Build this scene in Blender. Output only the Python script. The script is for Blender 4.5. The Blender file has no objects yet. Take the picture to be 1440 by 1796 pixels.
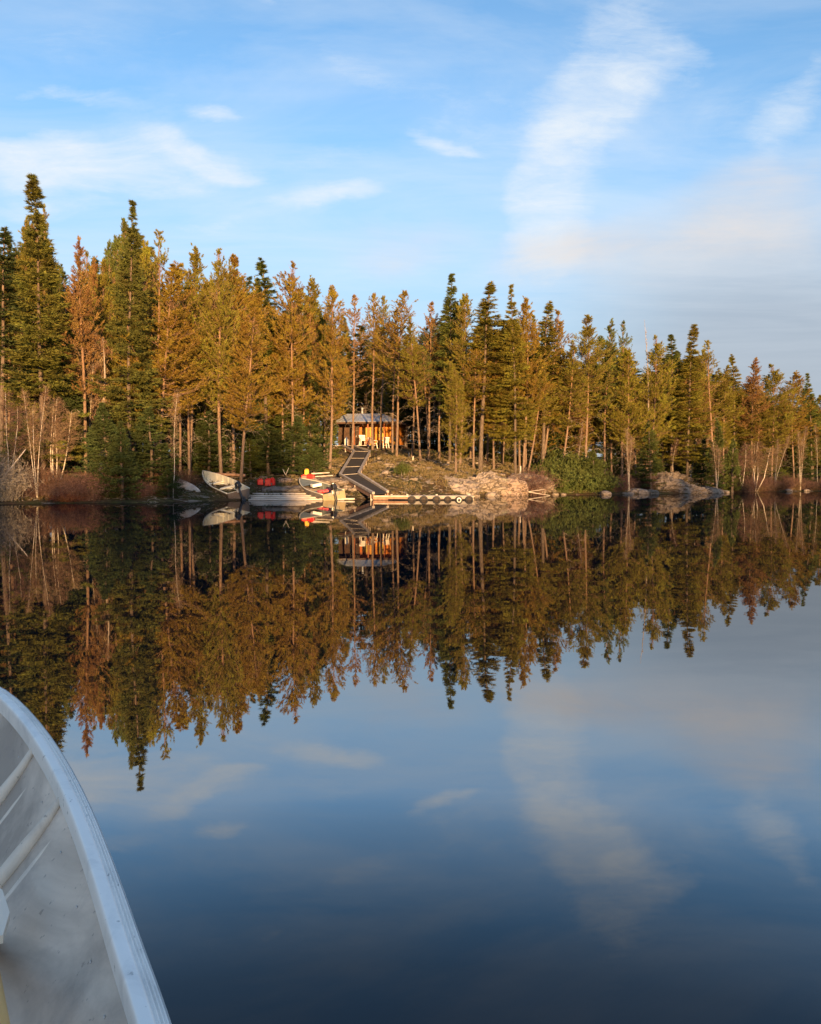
import bpy, math, random
import numpy as np
from mathutils import Vector, Matrix, Euler
R = math.radians
sc = bpy.context.scene
C = sc.collection

# ------------------------------------------------------------------ camera
CAMZ = 1.1
PITCH = R(2.35)
cam_d = bpy.data.cameras.new('camera'); cam = bpy.data.objects.new('camera', cam_d); C.objects.link(cam)
cam_d.sensor_fit = 'HORIZONTAL'; cam_d.sensor_width = 36; cam_d.lens = 36
cam_d.clip_start = 0.05; cam_d.clip_end = 5000
cam.location = (0, 0, CAMZ); cam.rotation_euler = (R(90) - PITCH, 0, 0)
sc.camera = cam

def P(px, py, Y):
    """world point at depth Y seen at photo pixel (px, py): used to read real positions off the photograph"""
    a = (px - 720) / 1440; b = (898 - py) / 1440
    cp, sp = math.cos(PITCH), math.sin(PITCH)
    d = Vector((a, cp + b * sp, -sp + b * cp))
    return Vector((0, 0, CAMZ)) + d * (Y / d.y)

# ------------------------------------------------------------------ light
SUN_EL, SUN_AZ = R(5.5), R(168)         # azimuth clockwise from +Y: behind the camera, a little to the right
sdir = Vector((math.sin(SUN_AZ) * math.cos(SUN_EL), math.cos(SUN_AZ) * math.cos(SUN_EL), math.sin(SUN_EL)))
sun_d = bpy.data.lights.new('sun', 'SUN'); sun = bpy.data.objects.new('sun', sun_d); C.objects.link(sun)
sun_d.energy = 5.0; sun_d.angle = R(0.55); sun_d.color = (1.0, 0.58, 0.23)
sun.rotation_euler = sdir.to_track_quat('Z', 'Y').to_euler()
sc.view_settings.view_transform = 'Standard'; sc.view_settings.look = 'None'
sc.view_settings.gamma = 1; sc.view_settings.use_curve_mapping = False
sc.view_settings.exposure = 1.5
sc.cycles.max_bounces = 8; sc.cycles.diffuse_bounces = 3; sc.cycles.glossy_bounces = 4
sc.cycles.transmission_bounces = 4; sc.cycles.transparent_max_bounces = 8

class NT:
    def __init__(s, tree): s.t = tree; s.n = tree.nodes; s.l = tree.links
    def new(s, typ, **kw):
        n = s.n.new(typ)
        for k, v in kw.items(): setattr(n, k, v)
        return n
    def put(s, sock, v):
        if hasattr(v, 'is_output') or isinstance(v, bpy.types.NodeSocket): s.l.new(v, sock)
        elif v is not None: sock.default_value = v
    def math(s, op, a, b=None, c=None, clamp=False):
        n = s.new('ShaderNodeMath', operation=op, use_clamp=clamp)
        s.put(n.inputs[0], a); s.put(n.inputs[1], b)
        if c is not None: s.put(n.inputs[2], c)
        return n.outputs[0]
    def mix(s, f, a, b, mode='MIX'):
        n = s.new('ShaderNodeMix', data_type='RGBA', blend_type=mode)
        s.put(n.inputs[0], f); s.put(n.inputs[6], a if not isinstance(a, tuple) else (*a, 1)[:4]); s.put(n.inputs[7], b if not isinstance(b, tuple) else (*b, 1)[:4])
        return n.outputs[2]
    def ramp(s, f, stops, interp='LINEAR'):
        n = s.new('ShaderNodeValToRGB'); cr = n.color_ramp; cr.interpolation = interp
        while len(cr.elements) < len(stops): cr.elements.new(0.5)
        for e, (p, c) in zip(cr.elements, stops):
            e.position = p; e.color = (c, c, c, 1) if isinstance(c, (int, float)) else (*c, 1)[:4]
        s.put(n.inputs[0], f); return n.outputs[0]
    def noise(s, vec, scale, detail=4, rough=0.55, dist=0.0):
        n = s.new('ShaderNodeTexNoise'); s.put(n.inputs['Vector'], vec)
        n.inputs['Scale'].default_value = scale; n.inputs['Detail'].default_value = detail
        n.inputs['Roughness'].default_value = rough; n.inputs['Distortion'].default_value = dist
        return n.outputs['Fac']
    def mapping(s, vec, loc=(0, 0, 0), rot=(0, 0, 0), scale=(1, 1, 1), typ='POINT'):
        n = s.new('ShaderNodeMapping', vector_type=typ); s.put(n.inputs[0], vec)
        n.inputs[1].default_value = loc; n.inputs[2].default_value = rot; n.inputs[3].default_value = scale
        return n.outputs[0]

# ------------------------------------------------------------------ sky
world = bpy.data.worlds.new('World'); sc.world = world; world.use_nodes = True
w = NT(world.node_tree); w.n.clear()
tc = w.new('ShaderNodeTexCoord').outputs['Generated']
sky = w.new('ShaderNodeTexSky', sky_type='NISHITA'); sky.sun_disc = False
sky.sun_elevation = R(9); sky.sun_rotation = SUN_AZ
sky.altitude = 300; sky.air_density = 1.0; sky.dust_density = 0.6; sky.ozone_density = 2.0
sep = w.new('ShaderNodeSeparateXYZ'); w.put(sep.inputs[0], tc)
X, Y_, Z = sep.outputs
# cirrus texture on a high flat layer
zc = w.math('MAXIMUM', Z, 0.04)
lx = w.math('DIVIDE', X, zc); ly = w.math('DIVIDE', Y_, zc)
lay = w.new('ShaderNodeCombineXYZ'); w.put(lay.inputs[0], lx); w.put(lay.inputs[1], ly)
n1 = w.noise(w.mapping(lay.outputs[0], rot=(0, 0, R(20)), scale=(0.55, 1.0, 1)), 1.3, 7, 0.62, 1.2)
n2 = w.noise(w.mapping(lay.outputs[0], rot=(0, 0, R(-32)), scale=(0.5, 1.6, 1)), 0.55, 6, 0.6, 0.7)
# direction as tangent-plane coordinates u = x/y, v = z/y; used to give each drift of cloud its place in the sky
yc = w.math('MAXIMUM', Y_, 0.05)
u = w.math('DIVIDE', X, yc); v = w.math('DIVIDE', Z, yc)
uv = w.new('ShaderNodeCombineXYZ'); w.put(uv.inputs[0], u); w.put(uv.inputs[1], v)
fine = w.noise(w.mapping(uv.outputs[0], rot=(0, 0, R(-14)), scale=(1, 3.6, 1)), 5.0, 9, 0.68, 0.45)
warp = w.new('ShaderNodeTexNoise'); w.put(warp.inputs['Vector'], uv.outputs[0]); warp.inputs['Scale'].default_value = 3.2; warp.inputs['Detail'].default_value = 7
wv = w.new('ShaderNodeVectorMath', operation='MULTIPLY_ADD')
w.put(wv.inputs[0], warp.outputs['Color']); wv.inputs[1].default_value = (0.30, 0.17, 0); w.put(wv.inputs[2], uv.outputs[0])
off = w.new('ShaderNodeVectorMath', operation='SUBTRACT'); w.put(off.inputs[0], wv.outputs[0]); off.inputs[1].default_value = (0.15, 0.085, 0)
uvw = off.outputs[0]
def drift(px, py, rx, ry, ang, s, edge=0.0):
    m = w.mapping(uvw, loc=((px - 720) / 1440, (839 - py) / 1440, 0), rot=(0, 0, R(-ang)), scale=(rx / 1440, ry / 1440, 1), typ='TEXTURE')
    ln = w.new('ShaderNodeVectorMath', operation='LENGTH'); w.put(ln.inputs[0], m)
    mr = w.new('ShaderNodeMapRange', interpolation_type='SMOOTHSTEP'); w.put(mr.inputs[0], ln.outputs['Value'])
    mr.inputs[1].default_value = 1.0; mr.inputs[2].default_value = edge; mr.inputs[3].default_value = 0; mr.inputs[4].default_value = s
    return mr.outputs[0]
def total(lst):
    a = lst[0]
    for b in lst[1:]: a = w.math('ADD', a, b)
    return a
white = total([drift(150, 330, 420, 75, 8, .85), drift(20, 300, 160, 60, 8, .7), drift(330, 300, 200, 42, 12, .9), drift(575, 375, 150, 36, -8, .95), drift(370, 222, 110, 28, 4, .8), drift(430, 335, 110, 26, 12, .5),
    drift(975, 350, 120, 180, 4, .85, .3), drift(1030, 110, 125, 260, 22, .8, .2), drift(1120, 130, 130, 80, -10, .7), drift(960, 470, 170, 90, 0, .6), drift(795, 262, 110, 30, 16, .75), drift(60, 210, 170, 26, 4, .5),
    drift(1370, 190, 90, 230, 38, .8), drift(600, 120, 230, 70, 22, .42), drift(290, 90, 130, 90, 30, .4), drift(370, 430, 190, 34, -4, .8), drift(250, 260, 420, 150, 8, .35), drift(820, 200, 300, 140, 10, .42), drift(620, 300, 300, 110, -6, .4), drift(1240, 250, 260, 140, 20, .4), drift(60, 380, 150, 34, 6, .7), drift(460, 10, 130, 26, 12, .5), drift(100, 90, 260, 110, 20, .35)])
warm = total([drift(1010, 455, 180, 60, -8, .9), drift(1290, 400, 250, 110, -10, .85), drift(700, 450, 200, 50, 0, .55), drift(1180, 470, 420, 90, 0, .45), drift(1330, 330, 190, 50, -14, .5)])
fib = w.noise(w.mapping(uv.outputs[0], rot=(0, 0, R(-22)), scale=(1, 3.4, 1)), 10.0, 9, 0.74, 0.9)
tex = w.math('ADD', w.math('MULTIPLY', fine, 0.66), w.math('MULTIPLY', fib, 0.34))
def wisps(m, t, lo, k, soft):
    th = w.math('MULTIPLY_ADD', m, -k, lo)                             # the denser the drift, the lower the threshold: feathered, broken edges
    return w.math('MULTIPLY', w.math('DIVIDE', w.math('SUBTRACT', t, th), soft, clamp=True), w.math('MULTIPLY', m, 1.6, clamp=True), clamp=True)
wm = wisps(w.math('MINIMUM', white, 1.1), tex, 0.62, 0.33, 0.47)
gen = w.math('MULTIPLY', w.math('MULTIPLY_ADD', n1, 2.4, -0.95, clamp=True), 0.42)
gen2 = w.math('MULTIPLY', w.math('MULTIPLY_ADD', n2, 2.6, -1.05, clamp=True), 0.36)
gfade = w.new('ShaderNodeMapRange', interpolation_type='SMOOTHSTEP'); w.put(gfade.inputs[0], Z); gfade.inputs[1].default_value = 0.06; gfade.inputs[2].default_value = 0.30
wm = w.math('ADD', wm, w.math('MULTIPLY', w.math('ADD', gen, gen2), gfade.outputs[0]), clamp=True)
warmm = w.math('MULTIPLY', warm, w.math('MULTIPLY_ADD', fine, 1.8, -0.25), clamp=True)
el = w.math('ARCSINE', Z)
hz = w.new('ShaderNodeMapRange', interpolation_type='SMOOTHSTEP'); w.put(hz.inputs[0], el)
hz.inputs[1].default_value = R(27); hz.inputs[2].default_value = R(1); hz.inputs[3].default_value = 0; hz.inputs[4].default_value = 1
base = w.mix(1.0, sky.outputs[0], (1.0, 1.0, 1.0), 'MULTIPLY')
SKYK = 1.0
base = w.mix(1.0, base, (0.66, 0.80, 0.87), 'MULTIPLY')
dt = w.new('ShaderNodeVectorMath', operation='DOT_PRODUCT'); w.put(dt.inputs[0], tc); dt.inputs[1].default_value = tuple(sdir)
glow = w.new('ShaderNodeMapRange', interpolation_type='SMOOTHSTEP'); w.put(glow.inputs[0], dt.outputs['Value']); glow.inputs[1].default_value = -0.1; glow.inputs[2].default_value = 1.0
hazec = w.mix(glow.outputs[0], (1.50, 1.72, 2.02), (3.8, 2.4, 1.35))          # the air is warm towards the low sun behind the camera
c = w.mix(w.math('MULTIPLY', hz.outputs[0], 0.92), base, hazec)
c = w.mix(w.math('MULTIPLY', drift(1350, 640, 560, 330, 0, 1.0, .2), 0.75), c, (1.22, 1.34, 1.55))
c = w.mix(w.math('MULTIPLY', wm, 0.88), c, (2.55, 2.72, 2.88))
c = w.mix(w.math('MULTIPLY', warmm, 0.85), c, (2.45, 2.28, 2.2))
bg = w.new('ShaderNodeBackground'); w.put(bg.inputs[0], c); bg.inputs[1].default_value = 0.12
wo = w.new('ShaderNodeOutputWorld'); w.put(wo.inputs[0], bg.outputs[0])

# ------------------------------------------------------------------ helpers: meshes and tags
class MB:
    """collects verts / faces (with material slots) and links them as ONE mesh object"""
    def __init__(s): s.v = []; s.f = []; s.m = []; s.k = 0
    def add(s, V, F, mi=0):
        b = s.k; s.v.append(np.asarray(V, float).reshape(-1, 3)); s.k += len(s.v[-1])
        for f in F: s.f.append([b + i for i in f]); s.m.append(mi)
        return s
    def box(s, c, d, rot=None, mi=0, taper=1.0):
        x, y, z = d[0] / 2, d[1] / 2, d[2] / 2
        V = [(-x, -y, -z), (x, -y, -z), (x, y, -z), (-x, y, -z), (-x * taper, -y * taper, z), (x * taper, -y * taper, z), (x * taper, y * taper, z), (-x * taper, y * taper, z)]
        M = rot if rot is not None else Matrix.Identity(3)
        V = [tuple(M @ Vector(p) + Vector(c)) for p in V]
        return s.add(V, [(3, 2, 1, 0), (4, 5, 6, 7), (0, 1, 5, 4), (1, 2, 6, 5), (2, 3, 7, 6), (3, 0, 4, 7)], mi)
    def beam(s, a, b, wd, h, mi=0, up=(0, 0, 1)):
        a, b = Vector(a), Vector(b); d = (b - a); L = d.length; d.normalize()
        upv = Vector(up); sx = d.cross(upv)
        sx = sx.normalized() if sx.length > 1e-4 else Vector((1, 0, 0)); uz = sx.cross(d).normalized()
        M = Matrix((d, sx, uz)).transposed()
        return s.box((a + b) / 2, (L, wd, h), M, mi)
    def tube(s, pts, rad, n=6, mi=0, cap=True):
        pts = [Vector(p) for p in pts]
        if not hasattr(rad, '__len__'): rad = [rad] * len(pts)
        V = []; prev = None
        for i, p in enumerate(pts):
            t = (pts[min(i + 1, len(pts) - 1)] - pts[max(i - 1, 0)]).normalized()
            a = prev if prev is not None else (Vector((1, 0, 0)) if abs(t.x) < 0.9 else Vector((0, 1, 0)))
            a = (a - t * a.dot(t)).normalized(); prev = a; b = t.cross(a)
            for k in range(n):
                q = 2 * math.pi * k / n
                V.append(p + (a * math.cos(q) + b * math.sin(q)) * rad[i])
        F = [(i * n + k, i * n + (k + 1) % n, (i + 1) * n + (k + 1) % n, (i + 1) * n + k) for i in range(len(pts) - 1) for k in range(n)]
        if cap: F += [tuple(range(n - 1, -1, -1)), tuple((len(pts) - 1) * n + k for k in range(n))]
        return s.add([tuple(q) for q in V], F, mi)
    def lathe(s, prof, n=24, M=None, mi=0):
        V = []; M = M or Matrix.Identity(4)
        for r, z in prof:
            for k in range(n):
                q = 2 * math.pi * k / n; V.append(tuple(M @ Vector((r * math.cos(q), r * math.sin(q), z))))
        F = [(i * n + k, i * n + (k + 1) % n, (i + 1) * n + (k + 1) % n, (i + 1) * n + k) for i in range(len(prof) - 1) for k in range(n)]
        return s.add(V, F, mi)
    def mesh(s, name, mats, smooth=False, bevel=0):
        me = bpy.data.meshes.new(name)
        me.from_pydata(np.concatenate(s.v).tolist(), [], s.f); me.update()
        for m in (mats if isinstance(mats, (list, tuple)) else [mats]): me.materials.append(m)
        me.polygons.foreach_set('material_index', s.m)
        if smooth: me.polygons.foreach_set('use_smooth', [True] * len(me.polygons))
        return me
    def build(s, name, mats, parent=None, smooth=False, bevel=0, loc=None):
        o = bpy.data.objects.new(name, s.mesh(name, mats, smooth)); C.objects.link(o)
        if parent is not None: o.parent = parent
        if loc is not None: o.location = loc
        if bevel:
            b = o.modifiers.new('bevel', 'BEVEL'); b.width = bevel; b.segments = 2; b.limit_method = 'ANGLE'
        return o
def tag(o, label=None, cat=None, group=None, kind=None):
    for k, v in (('label', label), ('category', cat), ('group', group), ('kind', kind)):
        if v: o[k] = v
    return o
def empty(name, loc=(0, 0, 0), rot=(0, 0, 0), scale=(1, 1, 1)):
    o = bpy.data.objects.new(name, None); C.objects.link(o); o.empty_display_size = .3
    o.location = loc; o.rotation_euler = rot; o.scale = scale
    return o
def put(name, me, parent=None, color=None):
    o = bpy.data.objects.new(name, me); C.objects.link(o)
    if parent is not None: o.parent = parent
    if color is not None: o.color = (*color, 1)
    return o
def copy_tree(o, parent=None):
    c = o.copy(); C.objects.link(c)
    if parent is not None: c.parent = parent
    for ch in list(o.children): copy_tree(ch, c)
    return c

# ------------------------------------------------------------------ materials
def mat(name, col=(.5, .5, .5), rough=.8, metal=0, var=None, scale=6, stretch=(1, 1, 1), bump=0, bscale=None, spec=.3, coords='Object', detail=6, thr=(.35, .65)):
    m = bpy.data.materials.new(name); m.use_nodes = True; t = NT(m.node_tree)
    b = t.n['Principled BSDF']; b.inputs['Roughness'].default_value = rough; b.inputs['Metallic'].default_value = metal
    b.inputs['Specular IOR Level'].default_value = spec
    if var is None and not bump: b.inputs['Base Color'].default_value = (*col, 1); return m
    co = t.mapping(t.new('ShaderNodeTexCoord').outputs[coords], scale=stretch)
    if var is not None:
        f = t.ramp(t.noise(co, scale, detail, .6), [(thr[0], 0), (thr[1], 1)])
        t.put(b.inputs['Base Color'], t.mix(f, col, var))
    else: b.inputs['Base Color'].default_value = (*col, 1)
    if bump:
        bp = t.new('ShaderNodeBump'); bp.inputs['Strength'].default_value = bump; bp.inputs['Distance'].default_value = .05
        t.put(bp.inputs['Height'], t.noise(co, bscale or scale * 2, 5)); t.put(b.inputs['Normal'], bp.outputs[0])
    return m

def needle_mat(name, trans=.28):
    m = bpy.data.materials.new(name); m.use_nodes = True; t = NT(m.node_tree); t.n.clear()
    oi = t.new('ShaderNodeObjectInfo'); co = t.new('ShaderNodeTexCoord').outputs['Object']
    n = t.noise(co, 1.1, 3, .6); n2 = t.noise(co, 6.0, 2, .5)
    n3 = t.noise(co, 17.0, 2, .6)
    k = t.math('MULTIPLY', t.math('MULTIPLY_ADD', n, 1.6, .2), t.math('MULTIPLY_ADD', n2, 1.4, .3))
    k = t.math('MULTIPLY', k, t.math('MAXIMUM', t.math('MULTIPLY_ADD', n3, 3.2, -.52), .35))
    hs = t.new('ShaderNodeHueSaturation'); t.put(hs.inputs['Color'], oi.outputs['Color']); t.put(hs.inputs['Value'], k)
    t.put(hs.inputs['Hue'], t.math('MULTIPLY_ADD', n, .12, .44))
    d = t.new('ShaderNodeBsdfDiffuse'); t.put(d.inputs[0], hs.outputs[0])
    tr = t.new('ShaderNodeBsdfTranslucent'); t.put(tr.inputs[0], hs.outputs[0])
    mx = t.new('ShaderNodeMixShader'); mx.inputs[0].default_value = trans
    t.l.new(d.outputs[0], mx.inputs[1]); t.l.new(tr.outputs[0], mx.inputs[2])
    o = t.new('ShaderNodeOutputMaterial'); t.l.new(mx.outputs[0], o.inputs[0])
    return m
NEEDLE = needle_mat('needles'); TWIG = needle_mat('twigs', 0.0)

def bark_mat(name, low, high, z0, z1, dark):
    m = bpy.data.materials.new(name); m.use_nodes = True; t = NT(m.node_tree); b = t.n['Principled BSDF']
    b.inputs['Roughness'].default_value = .95; b.inputs['Specular IOR Level'].default_value = .1
    co = t.new('ShaderNodeTexCoord').outputs['Object']
    s = t.new('ShaderNodeSeparateXYZ'); t.put(s.inputs[0], co)
    mr = t.new('ShaderNodeMapRange'); t.put(mr.inputs[0], s.outputs[2]); mr.inputs[1].default_value = z0; mr.inputs[2].default_value = z1
    g = t.mix(mr.outputs[0], low, high)
    f = t.ramp(t.noise(t.mapping(co, scale=(9, 9, 2.2)), 2.0, 6, .65), [(.38, 0), (.6, 1)])
    t.put(b.inputs['Base Color'], t.mix(f, dark, g))
    bp = t.new('ShaderNodeBump'); bp.inputs['Strength'].default_value = .7; bp.inputs['Distance'].default_value = .03
    t.put(bp.inputs['Height'], f); t.put(b.inputs['Normal'], bp.outputs[0])
    return m
PINEBARK = bark_mat('pine_bark', (.25, .19, .155), (.34, .21, .13), 2, 8, (.12, .08, .06))
SPRUCEBARK = bark_mat('spruce_bark', (.16, .13, .11), (.2, .15, .12), 2, 10, (.08, .06, .05))
DEADWOOD = bark_mat('dead_wood', (.35, .31, .28), (.42, .36, .31), 0, 5, (.2, .17, .15))
def birch_mat():
    m = bpy.data.materials.new('birch_bark'); m.use_nodes = True; t = NT(m.node_tree); b = t.n['Principled BSDF']
    b.inputs['Roughness'].default_value = .7; co = t.new('ShaderNodeTexCoord').outputs['Object']
    f = t.ramp(t.noise(t.mapping(co, scale=(3, 3, 14)), 1.4, 5, .7), [(.38, 0), (.50, 1)])
    t.put(b.inputs['Base Color'], t.mix(f, (.12, .09, .07), (.50, .45, .39)))
    return m
BIRCH = birch_mat()
WOODP = mat('pale_weathered_wood', (.56, .51, .46), .85, var=(.38, .33, .30), scale=3, stretch=(1, 1, 6), bump=.2)
WOODW = mat('bleached_wood', (.62, .57, .5), .85, var=(.38, .33, .28), scale=4, stretch=(1, 1, 3), bump=.2)
WOODR = mat('reddish_wood', (.36, .22, .16), .85, var=(.22, .13, .09), scale=5)
RUBBER = mat('black_rubber', (.025, .025, .027), .75, var=(.05, .045, .045), scale=8)
MATB = mat('black_matting', (.022, .021, .024), .9, var=(.04, .036, .036), scale=14, bump=.3)
ROCK = None
def rock_mat(name, a, b_, c_, lich=(.30, .30, .2), bump=.8, crack=1.2):
    m = bpy.data.materials.new(name); m.use_nodes = True; t = NT(m.node_tree); b = t.n['Principled BSDF']
    b.inputs['Roughness'].default_value = .92; b.inputs['Specular IOR Level'].default_value = .15
    co = t.new('ShaderNodeTexCoord').outputs['Object']
    g = t.mix(t.ramp(t.noise(co, .9, 7, .65), [(.36, 0), (.64, 1)]), a, b_)
    g = t.mix(t.ramp(t.noise(t.mapping(co, loc=(9, 3, 1)), 2.3, 8, .7), [(.50, 0), (.66, 1)]), g, c_)
    g = t.mix(t.ramp(t.noise(t.mapping(co, loc=(2, 8, 5)), 1.4, 6, .7), [(.6, 0), (.7, 1)]), g, lich)
    vo = t.new('ShaderNodeTexVoronoi', feature='DISTANCE_TO_EDGE'); wn = t.new('ShaderNodeTexNoise'); t.put(wn.inputs['Vector'], co); wn.inputs['Scale'].default_value = 1.7; wn.inputs['Detail'].default_value = 5; wa = t.new('ShaderNodeVectorMath', operation='MULTIPLY_ADD'); t.put(wa.inputs[0], wn.outputs['Color']); wa.inputs[1].default_value = (1.1, 1.1, 1.1); t.put(wa.inputs[2], co); t.put(vo.inputs['Vector'], t.mapping(wa.outputs[0], rot=(.3, .5, .2), scale=(.7, .7, 2.4))); vo.inputs['Scale'].default_value = crack
    cr = t.ramp(vo.outputs['Distance'], [(0.0, 0.1), (.05, 1)])
    g = t.mix(cr, (.07, .055, .045), g)
    t.put(b.inputs['Base Color'], g)
    bp = t.new('ShaderNodeBump'); bp.inputs['Strength'].default_value = bump; bp.inputs['Distance'].default_value = .12
    t.put(bp.inputs['Height'], t.math('ADD', t.noise(co, 5, 8, .7), t.math('MULTIPLY', cr, .6))); t.put(b.inputs['Normal'], bp.outputs[0])
    return m
ROCK = rock_mat('granite', (.33, .28, .245), (.23, .19, .16), (.12, .095, .075))
ROCKP = rock_mat('pink_granite', (.36, .275, .235), (.27, .20, .165), (.15, .11, .085))
ROCKD = rock_mat('dark_weathered_granite', (.25, .21, .185), (.17, .14, .12), (.10, .08, .065))

# ------------------------------------------------------------------ terrain
def vnoise(x, y, seed=0):
    x = np.asarray(x, float); y = np.asarray(y, float)
    xi = np.floor(x).astype(np.int64); yi = np.floor(y).astype(np.int64); fx = x - xi; fy = y - yi
    def h(a, b):
        n = (a * 374761393 + b * 668265263 + seed * 69069) & 0x7fffffff
        n = ((n ^ (n >> 13)) * 1274126177) & 0x7fffffff
        return ((n ^ (n >> 16)) & 0xffff) / 65535.0
    sx = fx * fx * (3 - 2 * fx); sy = fy * fy * (3 - 2 * fy)
    return (h(xi, yi) * (1 - sx) + h(xi + 1, yi) * sx) * (1 - sy) + (h(xi, yi + 1) * (1 - sx) + h(xi + 1, yi + 1) * sx) * sy
def fbm(x, y, o=4, seed=0):
    a = 0; k = 1; t = 0
    for i in range(o): a = a + k * vnoise(np.asarray(x) * 2 ** i, np.asarray(y) * 2 ** i, seed + i); t += k; k *= .5
    return a / t - .5
SX = [-800, -100, -60, -25, -17.5, -16, -12, -11, -7.9, -3.4, 0, 2, 4.6, 9, 13, 16.7, 23.3, 26, 32.6, 45, 80, 150, 400, 800]
SY = [10, 24, 30, 33, 35, 36, 37, 38.6, 41.7, 42.6, 45, 46.5, 50, 54, 55, 58.3, 61, 65, 69, 76, 100, 140, 250, 300]
TX = [-60, -20, -12, -8, -4, 0, 5, 9, 13, 17, 21, 24, 30, 60]
T4 = [.3, .35, .4, .9, .9, 1.0, 1.35, 1.2, .6, .4, 1.2, .5, .4, .5]
T12 = [.8, .8, .9, 1.7, 1.9, 2.1, 2.45, 2.1, 1.3, 1.1, 1.9, 1.2, 1, 1.5]
T30 = [2, 2, 2.5, 3.6, 4.0, 4.0, 3.8, 3.3, 2.8, 2.5, 3, 2.8, 2.5, 4]
def ground_z(x, y):
    x = np.asarray(x, float); y = np.asarray(y, float)
    d = y - (np.interp(x, SX, SY) + .9 * fbm(x * .35, x * 0 + 3, 3, 5) + .35 * fbm(x * 1.3, y * 1.3, 2, 9))
    a, b, c_ = np.interp(x, TX, T4), np.interp(x, TX, T12), np.interp(x, TX, T30)
    z = np.where(d < 0, np.maximum(d * .35, -1.6) , 0)
    t = np.clip(d / 4, 0, 1); z = z + np.where(d >= 0, t * a, 0)
    z = z + np.clip((d - 4) / 8, 0, 1) * (b - a) + np.clip((d - 12) / 18, 0, 1) * (c_ - b) + np.clip((d - 30) / 60, 0, 1) * 3
    amp = np.clip(d / 3, 0, 1)
    y_ = np.asarray(y, float)
    z = z + amp * (.5 * fbm(x * .3, y * .3, 4, 1) + .16 * fbm(x * 1.7, y * 1.7, 3, 2))
    wx = np.interp(y_, [41.5, 48, 66, 69.5], [-1.5, -3.55, -3.85, -5.3]); wz = np.interp(y_, [41.5, 48, 66, 69.5], [.2, 1.25, 3.2, 3.75])   # the bed cut for the boardwalk
    k = np.clip(2.2 - np.abs(x - wx) * 1.5, 0, 1) * ((y_ > 41) & (y_ < 70.5)); z = np.where(k > 0, z + (np.minimum(z, wz - .28) - z) * k, z)
    z = z + np.clip((-y - 118) / 10, 0, 1) * 3.2                      # the opposite shore behind the photographer
    return z
def gz(x, y): return float(ground_z(x, y))
gx = np.unique(np.concatenate([np.linspace(-800, -90, 14), np.linspace(-90, -22, 40), np.arange(-22, 36, .28), np.linspace(36, 90, 50), np.linspace(90, 800, 16)]))
gy = np.unique(np.concatenate([np.linspace(-900, -130, 10), np.linspace(-130, -100, 10), np.linspace(-100, 24, 12), np.linspace(24, 33, 12), np.arange(33, 78, .28), np.linspace(78, 140, 50), np.linspace(140, 1500, 14)]))
GX, GY = np.meshgrid(gx, gy); GZ = ground_z(GX, GY)
nv = GX.size; nx = len(gx)
me = bpy.data.meshes.new('ground'); me.vertices.add(nv)
me.vertices.foreach_set('co', np.stack([GX, GY, GZ], -1).ravel())
I, J = np.meshgrid(np.arange(len(gx) - 1), np.arange(len(gy) - 1)); a0 = (J * nx + I).ravel()
Q = np.stack([a0, a0 + 1, a0 + 1 + nx, a0 + nx], -1)
me.loops.add(Q.size); me.loops.foreach_set('vertex_index', Q.ravel()); me.polygons.add(len(Q))
me.polygons.foreach_set('loop_start', np.arange(len(Q)) * 4); me.polygons.foreach_set('loop_total', np.full(len(Q), 4))
me.update(calc_edges=True); me.polygons.foreach_set('use_smooth', [True] * len(Q))
def ground_mat():
    m = bpy.data.materials.new('forest_floor'); m.use_nodes = True; t = NT(m.node_tree); b = t.n['Principled BSDF']
    b.inputs['Roughness'].default_value = .97; b.inputs['Specular IOR Level'].default_value = .08
    co = t.new('ShaderNodeTexCoord').outputs['Object']
    g = t.mix(t.ramp(t.noise(co, .8, 6, .65), [(.40, 0), (.58, 1)]), (.085, .050, .032), (.065, .068, .025))
    g = t.mix(t.ramp(t.noise(t.mapping(co, loc=(5, 5, 0)), 1.5, 7, .7), [(.54, 0), (.66, 1)]), g, (.22, .16, .09))
    g = t.mix(t.ramp(t.noise(t.mapping(co, loc=(9, 2, 0)), 3.5, 8, .75), [(.52, 0), (.60, 1)]), g, (.055, .038, .026))
    g = t.mix(t.ramp(t.noise(t.mapping(co, loc=(1, 7, 0)), .9, 9, .7), [(.57, 0), (.62, 1)]), g, (.30, .25, .21))
    t.put(b.inputs['Base Color'], g)
    bp = t.new('ShaderNodeBump'); bp.inputs['Strength'].default_value = 1; bp.inputs['Distance'].default_value = .15
    t.put(bp.inputs['Height'], t.noise(co, 6, 8, .7)); t.put(b.inputs['Normal'], bp.outputs[0])
    return m
me.materials.append(ground_mat())
ground = bpy.data.objects.new('ground', me); C.objects.link(ground); tag(ground, kind='structure', label='mossy rocky forest floor sloping down to the lake shore')

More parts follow.
